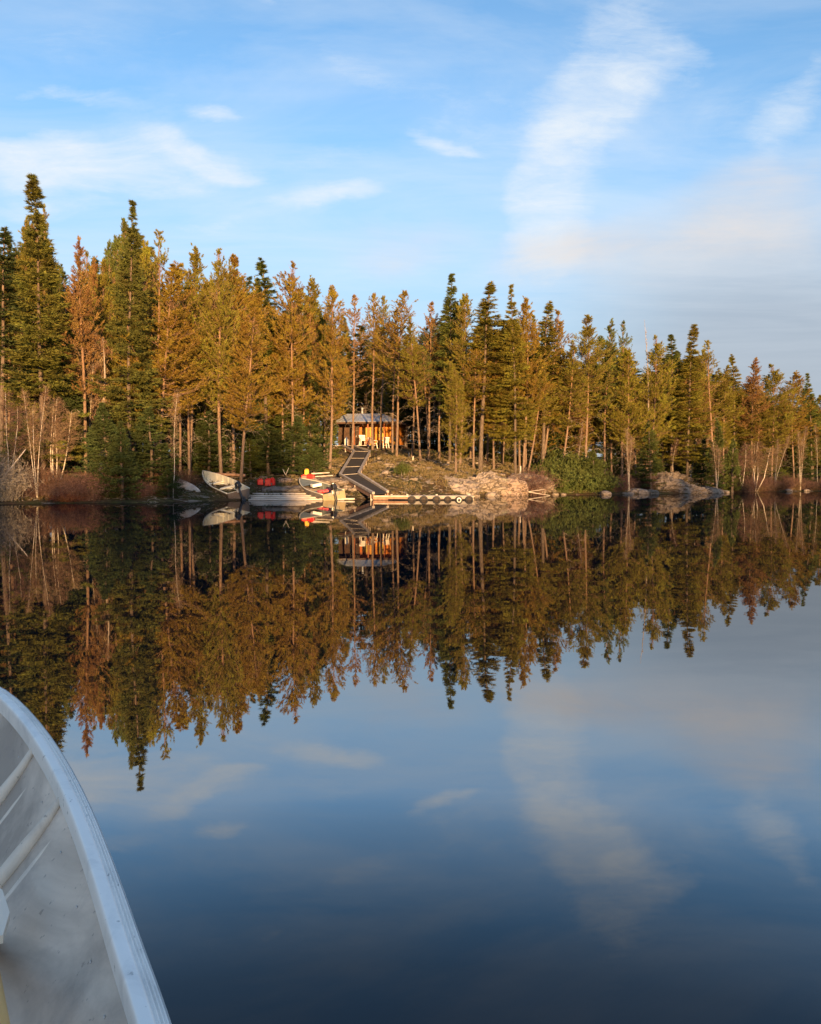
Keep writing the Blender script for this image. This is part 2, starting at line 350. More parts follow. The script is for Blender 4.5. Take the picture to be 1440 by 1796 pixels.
# ------------------------------------------------------------------ water
def water_mat():
    m = bpy.data.materials.new('lake_water'); m.use_nodes = True; t = NT(m.node_tree); t.n.clear()
    co = t.new('ShaderNodeTexCoord').outputs['Object']
    bp = t.new('ShaderNodeBump'); bp.inputs['Strength'].default_value = .05; bp.inputs['Distance'].default_value = .02
    h = t.math('ADD', t.math('MULTIPLY', t.noise(co, .9, 3, .5), 1.0), t.math('MULTIPLY', t.noise(t.mapping(co, scale=(.35, 1, 1)), 6, 2, .5), .10))
    t.put(bp.inputs['Height'], h)
    fr = t.new('ShaderNodeFresnel'); fr.inputs['IOR'].default_value = 1.333; t.l.new(bp.outputs[0], fr.inputs['Normal'])
    f = t.ramp(fr.outputs[0], [(0, .0), (.035, .035), (.055, .10), (.085, .27), (.12, .45), (.18, .50), (.32, .50), (.6, .50), (1, .9)])
    gl = t.new('ShaderNodeBsdfGlossy'); gl.inputs['Roughness'].default_value = .012; t.l.new(bp.outputs[0], gl.inputs['Normal'])
    df = t.new('ShaderNodeBsdfDiffuse'); df.inputs[0].default_value = (.0012, .0062, .014, 1)
    mx = t.new('ShaderNodeMixShader'); t.put(mx.inputs[0], f); t.l.new(df.outputs[0], mx.inputs[1]); t.l.new(gl.outputs[0], mx.inputs[2])
    o = t.new('ShaderNodeOutputMaterial'); t.l.new(mx.outputs[0], o.inputs[0]); return m
mb = MB(); mb.add([(-800, -900, 0), (800, -900, 0), (800, 600, 0), (-800, 600, 0)], [(0, 1, 2, 3)])
tag(mb.build('lake_water', water_mat()), kind='structure', label='dead calm dark lake mirroring sky and forest')

# ------------------------------------------------------------------ foliage
rng = np.random.default_rng(7)
def unit(a): return a / np.maximum(np.linalg.norm(a, axis=-1, keepdims=True), 1e-9)
def tufts(cent, axis, n, L, wd, spread, rs):
    """n blades at each centre, thrown about the axis: returns (3k, 3) triangle vertices"""
    k = len(cent); c = np.repeat(cent, n, 0); a = np.repeat(unit(axis), n, 0)
    d = unit(a + spread * rs.normal(size=(k * n, 3)))
    s = unit(np.cross(d, rs.normal(size=(k * n, 3))))
    l = (L * rs.uniform(.6, 1.25, (k * n, 1))); ww = wd * rs.uniform(.7, 1.3, (k * n, 1))
    b = c + rs.normal(size=(k * n, 3)) * L * .12
    return np.stack([b - s * ww * .5, b + s * ww * .5, b + d * l], 1).reshape(-1, 3)
def strips(lines, r0, rs):
    """thin 3-sided twigs along polylines; lines (k, m, 3)"""
    k, m, _ = lines.shape; out = []
    for i in range(m - 1):
        a, b = lines[:, i], lines[:, i + 1]; d = unit(b - a)
        s = unit(np.cross(d, rs.normal(size=(k, 3)))); s2 = np.cross(d, s)
        ra = r0 * (1 - i / (m - .5)); 
        for q in (s, s2):
            out.append(np.stack([a - q * ra[:, None] if hasattr(ra, '__len__') else a - q * ra, a + q * (ra[:, None] if hasattr(ra, '__len__') else ra), b], 1))
    return np.concatenate(out).reshape(-1, 3)
def tri_mesh(name, V, mat_):
    V = np.ascontiguousarray(V, np.float32); n = len(V) // 3
    me = bpy.data.meshes.new(name); me.vertices.add(len(V)); me.vertices.foreach_set('co', V.ravel())
    me.loops.add(len(V)); me.loops.foreach_set('vertex_index', np.arange(len(V), dtype=np.int32))
    me.polygons.add(n); me.polygons.foreach_set('loop_start', np.arange(n) * 3); me.polygons.foreach_set('loop_total', np.full(n, 3))
    me.update(calc_edges=True); me.materials.append(mat_); return me
def trunk_mesh(name, H, r, mat_, rs, bend=.25, top=1.0, sides=8):
    n = 12; pts = []; ph = rs.uniform(0, 6.28, 4); rad = []
    for i in range(n + 1):
        t = i / n * top
        pts.append((bend * math.sin(t * 3.0 + ph[0]) * t * .8 + .04 * math.sin(t * 9 + ph[1]), bend * math.sin(t * 3.4 + ph[2]) * t * .8 + .04 * math.sin(t * 8 + ph[3]), H * t - (.5 if i == 0 else 0)))
        rad.append(r * (1.25 if i == 0 else 1) * (1 - t) ** .8 + .012)
    m = MB(); m.tube(pts, rad, sides)
    P_ = np.array(pts); 
    def at(z): 
        return np.stack([np.interp(z, P_[:, 2], P_[:, 0]), np.interp(z, P_[:, 2], P_[:, 1]), z], -1)
    return m.mesh(name, mat_, smooth=True), at
PROTO = {}
def make_pine(key, seed, start, wmax, nb, top_sharp=.8, sparse=1.0, dead=14, H=15, gap=.5):
    rs = np.random.default_rng(seed)
    tm, at = trunk_mesh('trunk', H, .15, PINEBARK, rs, .35)
    hz_ = start + (1 - start) * (rs.uniform(0, 1, nb) ** .85); hz_ = np.sort(hz_); hz_[-3:] = (.975, .985, .992)
    z = hz_ * H; rel = (hz_ - start) / (1 - start)
    # clumpy outline: radius follows a lumpy profile that depends on azimuth sector
    az = rs.uniform(0, 6.283, nb); lump = .62 + .75 * vnoise(z * .55 + seed, np.cos(az) * 1.3 + 5, seed) * (.6 + .8 * vnoise(z * 1.5, az * 1.1, seed + 3))
    prof = np.minimum(1, (1 - rel) ** (top_sharp + .25) * 1.5) * np.minimum(1, .5 + rel * 3.2) + .08
    L = wmax * prof * lump * rs.uniform(.45, 1.1, nb)
    elev = rs.uniform(-.1, .45, nb) + rel * .75
    m = 7; t = np.linspace(0, 1, m)
    hd = np.stack([np.cos(az), np.sin(az)], -1); base = at(z)
    path = np.zeros((nb, m, 3))
    path[:, :, :2] = base[:, None, :2] + hd[:, None] * (L * np.cos(elev))[:, None, None] * t[None, :, None]
    path[:, :, 2] = base[:, None, 2] + L[:, None] * (np.sin(elev)[:, None] * t + (.34 * rs.uniform(.3, 1.3, nb))[:, None] * t ** 2 - .15 * np.sin(t * 3.1))
    path[:, 1:] += rs.normal(size=(nb, m - 1, 3)) * .05
    tri = [strips(path, np.minimum(.035, .012 + .012 * L), rs)]
    # twigs
    C_, A_ = [], []
    for i in range(nb):
        nt = max(3, int((3 + L[i] * 7.5) * sparse)); tt = rs.uniform(.10, 1.0, nt) ** .8
        p = np.stack([np.interp(tt, t, path[i, :, j]) for j in range(3)], -1)
        dirv = unit(np.stack([hd[i, 0] * .8 + rs.normal(size=nt) * .7, hd[i, 1] * .8 + rs.normal(size=nt) * .7, .75 + rel[i] * .9 + rs.normal(size=nt) * .35], -1))
        tl = rs.uniform(.2, .62, nt) * min(1, .22 + 2.4 * (1 - rel[i]))
        q = np.stack([p, p + dirv * tl[:, None] * .5, p + dirv * tl[:, None] + np.array([0, 0, .08])], 1)
        tri.append(strips(q, .007, rs))
        for s_ in (.35, .62, .85, 1.0):
            C_.append(p + dirv * (tl * s_)[:, None]); A_.append(dirv)
    C_ = np.concatenate(C_); A_ = np.concatenate(A_)
    keep = vnoise(C_[:, 0] * 1.5 + 40, C_[:, 2] * 1.5 + C_[:, 1], seed + 8) > gap * .40
    C_, A_ = C_[keep], A_[keep]
    fol = tufts(C_, A_, 9, .125, .026, .62, rs)
    # leader
    lz = np.linspace(.9, 1.0, 9) * H; lc = at(lz); fol2 = tufts(lc, np.tile([0, 0, 1.], (9, 1)), 8, .17, .03, .8, rs)
    dl = None
    if dead:
        zz = rs.uniform(max(.08, start - .3), start + .05, dead) * H; aa = rs.uniform(0, 6.283, dead); ll = rs.uniform(.5, 1.7, dead)
        pth = np.zeros((dead, 6, 3)); t6 = np.linspace(0, 1, 6); b_ = at(zz)
        pth[:, :, 0] = b_[:, None, 0] + np.cos(aa)[:, None] * ll[:, None] * t6; pth[:, :, 1] = b_[:, None, 1] + np.sin(aa)[:, None] * ll[:, None] * t6
        pth[:, :, 2] = b_[:, None, 2] + ll[:, None] * (.5 * np.sin(t6 * 2.2) - .75 * t6 ** 2); pth[:, 1:] += rs.normal(size=(dead, 5, 3)) * .03
        side = []
        for j in (2, 3, 4):
            e = pth[:, j] + np.stack([np.cos(aa + rs.normal(size=dead)), np.sin(aa + rs.normal(size=dead)), rs.normal(size=dead) * .4], -1) * .3
            side.append(strips(np.stack([pth[:, j], e], 1), .007, rs))
        dl = tri_mesh('dead_branches', np.concatenate([strips(pth, .022, rs)] + side), DEADWOOD)
    br = tri_mesh('branches', np.concatenate(tri), PINEBARK)
    PROTO[key] = dict(H=H, w=2 * np.percentile(L, 92), parts=[('trunk', tm, 0), ('branches', br, 0), ('crown', tri_mesh('crown', np.concatenate([fol, fol2]), NEEDLE), 1)] + ([('dead_branches', dl, 0)] if dl else []))
def make_spruce(key, seed, start, wmax, nb, power=1.0, club=0, droop=.35, H=15, dens=1.0, ragged=.35, mat_=None, tuftL=.15):
    rs = np.random.default_rng(seed)
    tm, at = trunk_mesh('trunk', H, .15, SPRUCEBARK, rs, .12)
    hz_ = np.sort(start + (1 - start) * rs.uniform(0, 1, nb) ** .8); z = hz_ * H; rel = (hz_ - start) / (1 - start)
    prof = (1 - rel) ** power * np.minimum(1, .55 + rel * 2.5) * (1 - .25 * rel)
    if club: prof = prof + club * np.exp(-((rel - .93) / .045) ** 2) - club * .5 * np.exp(-((rel - .82) / .05) ** 2)
    az = rs.uniform(0, 6.283, nb)
    L = wmax * np.maximum(prof, .012) * (1 - ragged + 2 * ragged * vnoise(z * 1.3, az * 1.2, seed)) * rs.uniform(.75, 1.1, nb) + .035
    elev = -droop * (1 - rel) + rel * .75 - .05; hd = np.stack([np.cos(az), np.sin(az)], -1); base = at(z)
    m = 6; t = np.linspace(0, 1, m); path = np.zeros((nb, m, 3))
    path[:, :, :2] = base[:, None, :2] + hd[:, None] * (L * np.cos(elev))[:, None, None] * t[None, :, None]
    path[:, :, 2] = base[:, None, 2] + L[:, None] * (np.sin(elev)[:, None] * t + .28 * t ** 2.5)
    tri = [strips(path, .014, rs)]; C_, A_ = [], []
    for i in range(nb):
        nt = max(4, int((3 + L[i] * 15) * dens)); tt = rs.uniform(.12, 1, nt)
        p = np.stack([np.interp(tt, t, path[i, :, j]) for j in range(3)], -1)
        perp = np.array([-hd[i, 1], hd[i, 0]]); sgn = rs.choice([-1, 1], nt)
        tl = (.10 + .38 * L[i] * (1 - tt) + .10) * rs.uniform(.5, 1.1, nt) * min(1, max(.12, (1 - rel[i]) * 4.5)); tl = np.minimum(tl, .6)
        dirv = unit(np.stack([hd[i, 0] * .8 + perp[0] * sgn * .8, hd[i, 1] * .8 + perp[1] * sgn * .8, -.12 + rs.normal(size=nt) * .15 + rel[i] * .4], -1))
        for s_ in (.2, .6, 1.0):
            C_.append(p + dirv * (tl * s_)[:, None]); A_.append(dirv)
    C_ = np.concatenate(C_); A_ = np.concatenate(A_)
    keep = (vnoise(C_[:, 0] * 1.8 + 40, C_[:, 2] * 1.8 + C_[:, 1], seed + 8) > .13) | (C_[:, 2] > .72 * H)
    fol = tufts(C_[keep], A_[keep], 7, tuftL * .85, .029, .5, rs)
    lz = np.linspace(.88, 1.0, 22) * H; fol2 = tufts(at(lz), np.tile([0, 0, 1.], (22, 1)), 7, .13, .03, .55, rs)
    PROTO[key] = dict(H=H, w=2 * np.percentile(L, 92), parts=[('trunk', tm, 0), ('branches', tri_mesh('branches', np.concatenate(tri), SPRUCEBARK), 0), ('crown', tri_mesh('crown', np.concatenate([fol, fol2]), mat_ or NEEDLE), 1)])
def make_birch(key, seed, stems, H=7, twigs=140, spread=.22):
    """leafless stems with a haze of fine twigs"""
    rs = np.random.default_rng(seed); m = MB(); tr = []
    for s_ in range(stems):
        a = rs.uniform(0, 6.28); k = rs.uniform(.3, 1) * spread; h = H * rs.uniform(.75, 1) if s_ else H
        w1, w2 = rs.uniform(-.25, .25, 2); pts = []
        for i in range(10):
            t = i / 9; q = t ** (.8 if s_ % 2 else 1.3)
            pts.append((math.cos(a) * k * h * q + w1 * math.sin(t * 7 + s_ * 2) * .3 + .02 * math.sin(t * 17 + s_) + rs.normal() * .02, math.sin(a) * k * h * q + w2 * math.sin(t * 4) * .6, h * t - (.3 if i == 0 else 0)))
        m.tube(pts, [.036 * (1 - i / 10.5) + .006 for i in range(10)], 6); pa = np.array(pts)
        n = int(twigs); zz = h * (.38 + .61 * rs.uniform(0, 1, n) ** .8); b_ = np.stack([np.interp(zz, pa[:, 2], pa[:, j]) for j in range(3)], -1)
        aa = rs.uniform(0, 6.28, n); l = rs.uniform(.35, 1.5, n) * (1.12 - zz / h) ** .6
        d = np.stack([np.cos(aa) * .85, np.sin(aa) * .85, rs.uniform(.1, .9, n)], -1) * l[:, None]
        q = np.stack([b_, b_ + d * .5 + rs.normal(size=(n, 3)) * .04, b_ + d], 1); tr.append(strips(q, .009, rs))
        for _ in range(7):
            u_ = rs.uniform(.3, 1, (n, 1)); s0 = b_ + d * u_; e = s0 + unit(d + rs.normal(size=(n, 3)) * .5) * rs.uniform(.15, .4, (n, 1)); tr.append(strips(np.stack([s0, e], 1), .006, rs))
    PROTO[key] = dict(H=H, w=2 * spread * H, parts=[('trunk', m.mesh('trunk', BIRCH, True), 0), ('twigs', tri_mesh('twigs', np.concatenate(tr), TWIG), 1)])
def make_shrub(key, seed, n=420, H=1.6, wd=1.2, leafy=0, L=.09):
    rs = np.random.default_rng(seed); a = rs.uniform(0, 6.28, n); k = rs.uniform(0, 1, n) ** .6
    m = 6; t = np.linspace(0, 1, m); q = np.zeros((n, m, 3)); hh = H * rs.uniform(.45, 1, n) * (1.1 - .5 * k)
    b0 = rs.normal(size=(n, 2)) * wd * .22
    q[:, :, 0] = b0[:, :1] + (np.cos(a) * k * wd)[:, None] * t ** 1.2; q[:, :, 1] = b0[:, 1:] + (np.sin(a) * k * wd)[:, None] * t ** 1.2
    q[:, :, 2] = hh[:, None] * np.sin(t * 1.5 + .0) - .12; q[:, 1:] += rs.normal(size=(n, m - 1, 3)) * .05
    tr = [strips(q, .009, rs)]
    for _ in range(5):
        j = rs.integers(2, m, n); s0 = q[np.arange(n), j]; e = s0 + unit(rs.normal(size=(n, 3)) + [0, 0, .6]) * rs.uniform(.12, .35, (n, 1)); tr.append(strips(np.stack([s0, e], 1), .006, rs))
    parts = [('branches', tri_mesh('branches', np.concatenate(tr), TWIG), 1)]
    if leafy:
        j = rs.integers(2, m, (n, leafy)); c = q[np.arange(n)[:, None], j].reshape(-1, 3) + rs.normal(size=(n * leafy, 3)) * .1
        parts.append(('leaves', tri_mesh('leaves', tufts(c, rs.normal(size=c.shape) + [0, 0, .5], 5, L, L * .55, .9, rs), NEEDLE), 2))
    PROTO[key] = dict(H=H, w=2 * wd, parts=parts)

make_pine('pa', 11, .34, 2.3, 157); make_pine('pb', 12, .28, 2.0, 180, .7); make_pine('pc', 13, .42, 1.9, 135, .9)
make_pine('pd', 14, .30, 2.2, 157, .55, gap=.65); make_pine('pe', 15, .5, 1.7, 105, .7, sparse=.7, gap=.8); make_pine('pf', 16, .12, 1.9, 187, .8, dead=6)
make_pine('pg', 17, .38, 1.3, 120, .8, gap=.6); make_pine('ps', 18, .42, 1.5, 90, .6, sparse=.5, gap=.9, dead=24)
make_spruce('sa', 21, .10, 1.5, 260, 1.15, club=.10, ragged=.4); make_spruce('sb', 22, .16, 1.7, 240, 1.25, ragged=.45); make_spruce('sc', 23, .25, 1.0, 200, .8, club=.08)
make_spruce('sd', 24, .08, 2.1, 240, 1.0, ragged=.3); make_spruce('se', 25, .3, 1.1, 180, 1.15, ragged=.5, dens=.8)
make_spruce('fa', 31, .03, 1.5, 220, 1.12, H=6, droop=.1, ragged=.2, tuftL=.12); make_spruce('fb', 32, .03, 1.2, 130, .9, H=4, droop=.1, ragged=.2, tuftL=.11); make_spruce('fc', 33, .05, 1.1, 150, .9, H=6, droop=.25, ragged=.35, tuftL=.12)
make_birch('ba', 41, 3, 7); make_birch('bb', 42, 2, 6.5, spread=.18); make_birch('bc', 43, 1, 7); make_birch('bd', 44, 4, 6, spread=.2); make_birch('be', 45, 3, 5.5, twigs=160, spread=.22)
make_shrub('ha', 51); make_shrub('hb', 52, 380, 1.3, 1.3); make_shrub('hg', 53, 260, 1.6, 1.5, leafy=4, L=.15); make_shrub('hr', 54, 240, .8, .9, leafy=3, L=.07)
# the spiral-limbed snag and the lichen-hung snag
def make_snag(key, seed, H, hang):
    rs = np.random.default_rng(seed); tm, at = trunk_mesh('trunk', H, .12, DEADWOOD, rs, .3)
    n = 46; zz = rs.uniform(.25, .98, n) * H; aa = rs.uniform(0, 6.28, n); ll = rs.uniform(.3, 1.0, n) * (1.2 - zz / H) * (1.0 if hang else 1.3)
    t = np.linspace(0, 1, 6); p = np.zeros((n, 6, 3)); b_ = at(zz)
    p[:, :, 0] = b_[:, None, 0] + (np.cos(aa) * ll)[:, None] * t; p[:, :, 1] = b_[:, None, 1] + (np.sin(aa) * ll)[:, None] * t
    p[:, :, 2] = b_[:, None, 2] + ll[:, None] * ((-.9 if hang else .9) * t ** 1.5); p[:, 1:] += rs.normal(size=(n, 5, 3)) * .05
    parts = [('trunk', tm, 0), ('dead_branches', tri_mesh('dead_branches', strips(p, .02, rs), DEADWOOD), 0)]
    if hang:
        c = p[:, 1:].reshape(-1, 3); c = c[rs.uniform(size=len(c)) < .6]; c = np.repeat(c, 6, 0) + rs.normal(size=(len(c) * 6, 3)) * .10
        parts.append(('hanging_lichen', tri_mesh('hanging_lichen', tufts(c, np.tile([0, 0, -1.], (len(c), 1)), 2, .3, .022, .3, rs), TWIG), 1))
    PROTO[key] = dict(H=H, w=1.6, parts=parts)
make_snag('na', 61, 9, True); make_snag('nb', 62, 9, False)

ORG = (.215, .150, .030); OLV = (.180, .160, .032); GRN = (.110, .130, .036); BRN = (.23, .140, .055); DRK = (.070, .090, .036)
YLW = (.200, .180, .032); TW = (.18, .125, .09); TWP = (.13, .08, .07); RED = (.17, .07, .045); GRY = (.24, .21, .18); FIR = (.075, .100, .038); ALD = (.085, .105, .034)
def plant(name, key, base, H, wm, lean, col, rz, label, cat, group=None, parts=None, sw=None):
    pr = PROTO[key]; sz = H / pr['H']; s = (wm / pr['w']) if wm else sz
    s = sw or s
    o = empty(name, base, scale=(s, s, sz))
    q = Vector((0, 0, 1)).rotation_difference(Vector(lean).normalized()); o.rotation_mode = 'QUATERNION'
    o.rotation_quaternion = q @ Euler((0, 0, rz)).to_quaternion()
    for nm, me_, c in pr['parts']:
        if parts and nm not in parts: continue
        ch = put(nm, me_, o, col if c == 1 else (TW if c == 0 or key[0] != 'h' else col))
        if c == 2: ch.color = (*col, 1)
        if nm == 'trunk' and name in ('pine_tree', 'spruce_tree', 'fir_tree'): k_ = min(1.25, max(.45, (.5 * sz + .22) / s)); ch.scale = (k_, k_, 1)
        if nm in ('branches', 'twigs', 'dead_branches') and len(pr['parts']) > 1: ch['kind'] = 'stuff'
    return tag(o, label, cat, group)
nrs = np.random.default_rng(99)
def tree(name, key, top, basepx, Y, wpx, col, label, cat=None, group=None):
    t = P(top[0], top[1], Y); bx = (basepx - 720) / 1440 * Y; by = Y; z = gz(bx, by) - .05
    b = Vector((bx, by, z)); d = t - b; d.y = nrs.normal() * .2
    return plant(name, key, b, d.length, wpx / 1440 * Y, d, col, nrs.uniform(0, 6.28), label, cat or name.split('_')[0] + ' tree', group)

# ------------------------------------------------------------------ the forest: trees one can single out, left to right
T = [
 ('spruce_tree','se',(6,396),4,43,110,DRK,'dark ragged spruce cut by the left edge beside the tallest spruce'),
 ('pine_tree','pg',(38,382),34,45,80,OLV,'thin olive pine just behind the tallest spruce, between it and the edge'),
 ('spruce_tree','sa',(70,318),76,40.5,136,(.145,.145,.036),'tallest spruce with a rounded club top, standing near the left edge'),
 ('pine_tree','pe',(118,478),116,48,70,GRN,'short dark pine between the tallest spruce and the reddish bare-limbed pine'),
 ('pine_tree','pg',(147,424),152,42,84,BRN,'reddish brown pine with pale bare limbs, left of the second tallest spruce'),
 ('spruce_tree','sb',(229,355),226,41,130,(.12,.125,.036),'second tallest spruce with a pointed open tip over shaggy limbs'),
 ('pine_tree','ps',(270,405),276,46,100,OLV,'sparse open-topped pine poking above the broad orange pine'),
 ('pine_tree','pb',(297,462),279,43,165,ORG,'broad orange pine with a bulging crown and thick bare orange trunk'),
 ('pine_tree','pa',(347,440),332,47,120,OLV,'olive pine behind the twin trunks left of the big motor boat'),
 ('pine_tree','pd',(378,436),388,46.5,110,OLV,'tall pine whose thick straight trunk rises behind the cream motor boat'),
 ('pine_tree','pc',(408,452),410,50,110,ORG,'orange pine with an upper trunk glowing through gaps in its crown'),
 ('spruce_tree','se',(464,454),466,56,90,GRN,'dark blunt spruce between two orange pines left of the cabin'),
 ('pine_tree','pb',(447,520),422,44.5,120,ORG,'leaning pine whose pale slanting trunk stands by the fallen log'),
 ('pine_tree','pd',(516,467),512,54,120,ORG,'broad brownish orange pine with a spiky top, midway between boats and cabin'),
 ('pine_tree','pa',(543,492),540,58,110,OLV,'olive pine half hidden right of the broad spiky topped pine'),
 ('pine_tree','pb',(586,503),579,52,90,ORG,'slender orange pine just left of the cabin, its trunk bare at the foot'),
 ('pine_tree','ps',(624,520),619,67,80,BRN,'thin sparse pine whose dark trunk crosses the cabin porch'),
 ('pine_tree','pe',(652,512),654,68,80,ORG,'orange pine with a straight trunk crossing the middle of the cabin'),
 ('pine_tree','pe',(672,520),668,69,74,OLV,'slim pine whose trunk crosses the right half of the cabin roof'),
 ('pine_tree','pe',(704,512),696,62,110,ORG,'rounded orange pine right of the cabin with a trunk leaning at the foot'),
 ('pine_tree','pe',(690,545),689,66,70,ORG,'pine trunk touching the right corner of the cabin'),
 ('pine_tree','pg',(722,560),738,60,70,OLV,'small olive pine with a leaning lower trunk on the open slope'),
 ('pine_tree','ps',(756,530),751,62,80,BRN,'sparse reddish pine between the cabin clump and the narrow spire'),
 ('spruce_tree','sc',(791,482),789,60,56,GRN,'narrow spruce spire, the tallest tip right of the cabin'),
 ('pine_tree','pb',(820,514),806,58,90,OLV,'pointed pine right next to the narrow spruce spire'),
 ('pine_tree','pf',(800,640),799,52.5,66,OLV,'small low-branched pine standing alone on the open grassy slope'),
 ('spruce_tree','se',(856,493),843,57,90,OLV,'spruce with a layered pointed top, second spire right of the cabin'),
 ('pine_tree','pb',(868,600),866,58,84,ORG,'orange pine with a crooked lower trunk on the right of the clearing'),
 ('pine_tree','pe',(832,590),831,57,70,ORG,'short orange pine with a thin trunk in the middle of the clearing edge'),
 ('spruce_tree','sb',(897,500),905,56.5,90,OLV,'spiky spruce above the straightest pinkish trunk at the clearing edge'),
 ('pine_tree','pa',(926,528),918,58,90,ORG,'open limbed pine leaning out right of the spiky spruce'),
 ('spruce_tree','se',(957,530),952,60,76,OLV,'blunt columnar spruce before the dip in the tree line'),
 ('pine_tree','pc',(962,640),925,58,66,OLV,'pine with a pale leaning trunk rising behind the purple bush'),
 ('pine_tree','pd',(986,548),950,61,100,ORG,'round orange pine crowding the blunt columnar spruce'),
 ('pine_tree','pg',(1010,600),983,59,90,OLV,'pine with a long trunk leaning right over the green alder thicket'),
 ('pine_tree','pc',(1040,556),1024,61,96,OLV,'olive pine with a flat shaggy top and leaning trunk above the alders'),
 ('pine_tree','pg',(1068,560),1060,62,70,GRN,'thin dark pine right of the flat topped shaggy pine'),
 ('pine_tree','ps',(1093,563),1090,63,60,GRN,'sparse dark pine with a lone clump of needles at its tip'),
 ('pine_tree','pb',(1105,610),1100,61,90,YLW,'yellowish pine above the white birch pair on the low rock'),
 ('pine_tree','pd',(1152,590),1140,62,90,YLW,'yellow green pine just right of the bare broken pole'),
 ('spruce_tree','sc',(1179,588),1176,65,54,GRN,'dark pointed spruce right of the yellow green pine'),
 ('spruce_tree','sa',(1212,570),1205,64,80,OLV,'tall ragged columnar spruce standing clear of the right half of the forest'),
 ('pine_tree','ps',(1246,598),1250,66,76,OLV,'loose topped pine right of the ragged columnar spruce'),
 ('spruce_tree','se',(1287,622),1288,70,50,OLV,'thin spruce spire with a needle-like tip at the right'),
 ('pine_tree','pg',(1322,630),1320,70,76,BRN,'brownish pine with an open top between thin spire and broad pine'),
 ('pine_tree','pd',(1358,640),1352,71,110,OLV,'broad dense pine, the widest crown near the right edge'),
 ('pine_tree','pa',(1390,655),1392,73,90,ORG,'orange tinged pine next to the last spruce on the right'),
 ('spruce_tree','sb',(1420,655),1424,74,64,GRN,'dark spruce with the last pointed tip before the right edge'),
 ('pine_tree','pb',(1442,692),1446,75,80,OLV,'low pine cut off by the right edge'),
]
for t_ in T: tree(*t_[:5], t_[5] * .9, *t_[6:])
for px, top, foot, key, sd_ in ((316, 560, 316, 'pc', 'left'), (330, 540, 331, 'pe', 'right')):
    tree('pine_tree', key, (px, top), foot, 46, 90, ORG, sd_ + ' one of the close twin trunks rising behind the upturned canoe', 'pine tree', 'twin pines behind the canoe')
nrs = np.random.default_rng(5)
NICK = {6: 'edge spruce', 38: 'thin edge pine', 70: 'tallest club-topped spruce', 118: 'short dark pine', 147: 'reddish bare-limbed pine', 229: 'second tallest spruce', 270: 'open-topped pine', 297: 'broad orange pine', 347: 'twin trunks', 378: 'thick straight trunk', 408: 'glowing orange trunk', 464: 'blunt dark spruce', 447: 'slanting pine', 516: 'broad spiky-topped pine', 586: 'slender pine by the boardwalk', 652: 'cabin', 704: 'rounded pine beside the cabin', 756: 'sparse reddish pine', 791: 'narrow spruce spire', 820: 'pointed pine', 856: 'layered spruce', 897: 'spiky spruce', 957: 'blunt columnar spruce', 986: 'round orange pine', 1040: 'flat-topped shaggy pine', 1068: 'thin dark pine', 1105: 'yellowish birch-rock pine', 1133: 'bare broken pole', 1152: 'yellow green pine', 1179: 'dark pointed spruce', 1212: 'ragged columnar spruce', 1246: 'loose-topped pine', 1287: 'thin spire', 1322: 'brownish open pine', 1358: 'broadest right-hand pine', 1390: 'orange tinged right pine', 1420: 'last right-hand spruce'}
NK = sorted(NICK)
def near(px): return NICK[min(NK, key=lambda k: abs(k - px))]
def where(px):
    k = min(NK, key=lambda k: abs(k - px)); return ('left of the ' if px < k - 6 else 'right of the ' if px > k + 6 else 'beneath the ') + NICK[k]
CN = {ORG: 'orange', OLV: 'olive', YLW: 'yellowish', GRN: 'green', BRN: 'brownish', DRK: 'dark', FIR: 'dark green'}
envx = [t_[2][0] for t_ in T]; envy = [t_[2][1] for t_ in T]
def env(px): 
    return float(np.interp(px, envx, envy))
# second row: crowns filling in below the skyline
cols = [ORG, OLV, OLV, YLW, GRN, BRN]
keysP = ['pa', 'pb', 'pc', 'pd', 'pf', 'pg']
px = -330
while px < 1720:
    Yn = float(np.interp(px, [-30, 300, 600, 800, 1100, 1480], [44, 49, 57, 62, 63, 76])) + nrs.uniform(0, 4)
    p0 = px + nrs.uniform(-8, 8)
    if not (572 < p0 < 725):
        k = 'pe' if 700 < p0 < 780 else keysP[nrs.integers(0, 6)]
        tree('pine_tree', k, (p0, env(p0) + nrs.uniform(28, 110)), p0 + nrs.uniform(-14, 10), Yn, nrs.uniform(56, 84), (cc := cols[nrs.integers(0, 6)]),
             CN[cc] + ' second-row pine with a low top, just ' + where(p0), 'pine tree', 'second row pines below the skyline')
    px += 14
# back rows: dark wall of trunks and crowns
for r_, (dy, step) in enumerate(((10, 17), (17, 19), (26, 22), (38, 17))):
    px = -60 if r_ in (1, 3) else -340
    while px < (1500 if r_ in (1, 3) else 1740):
        Yn = float(np.interp(px, [-30, 300, 600, 800, 1100, 1480], [48, 52, 63, 66, 66, 80])) + dy + nrs.uniform(-2, 3)
        p0 = px + nrs.uniform(-6, 6)
        if 590 < p0 < 690 and (Yn < 80 or (r_ < 3 and nrs.uniform() < .35)): px += step; continue
        sp = nrs.uniform() < .45; k = ['sb', 'se', 'sc', 'sd'][nrs.integers(0, 4)] if sp else keysP[nrs.integers(0, 6)]
        tree('spruce_tree' if sp else 'pine_tree', k, (p0, env(p0) + 24 + r_ * 12 + nrs.uniform(0, 60)), p0 + nrs.uniform(-8, 8), Yn, nrs.uniform(60, 95), (cc := [GRN, OLV, DRK, DRK][nrs.integers(0, 4)]),
             CN[cc] + (' spruce' if sp else ' pine') + ' in the %s dark row, ' % ('first', 'second', 'third', 'last')[r_] + where(p0), 'spruce tree' if sp else 'pine tree', 'spruces deep in the forest' if sp else 'pines deep in the forest')
        px += step
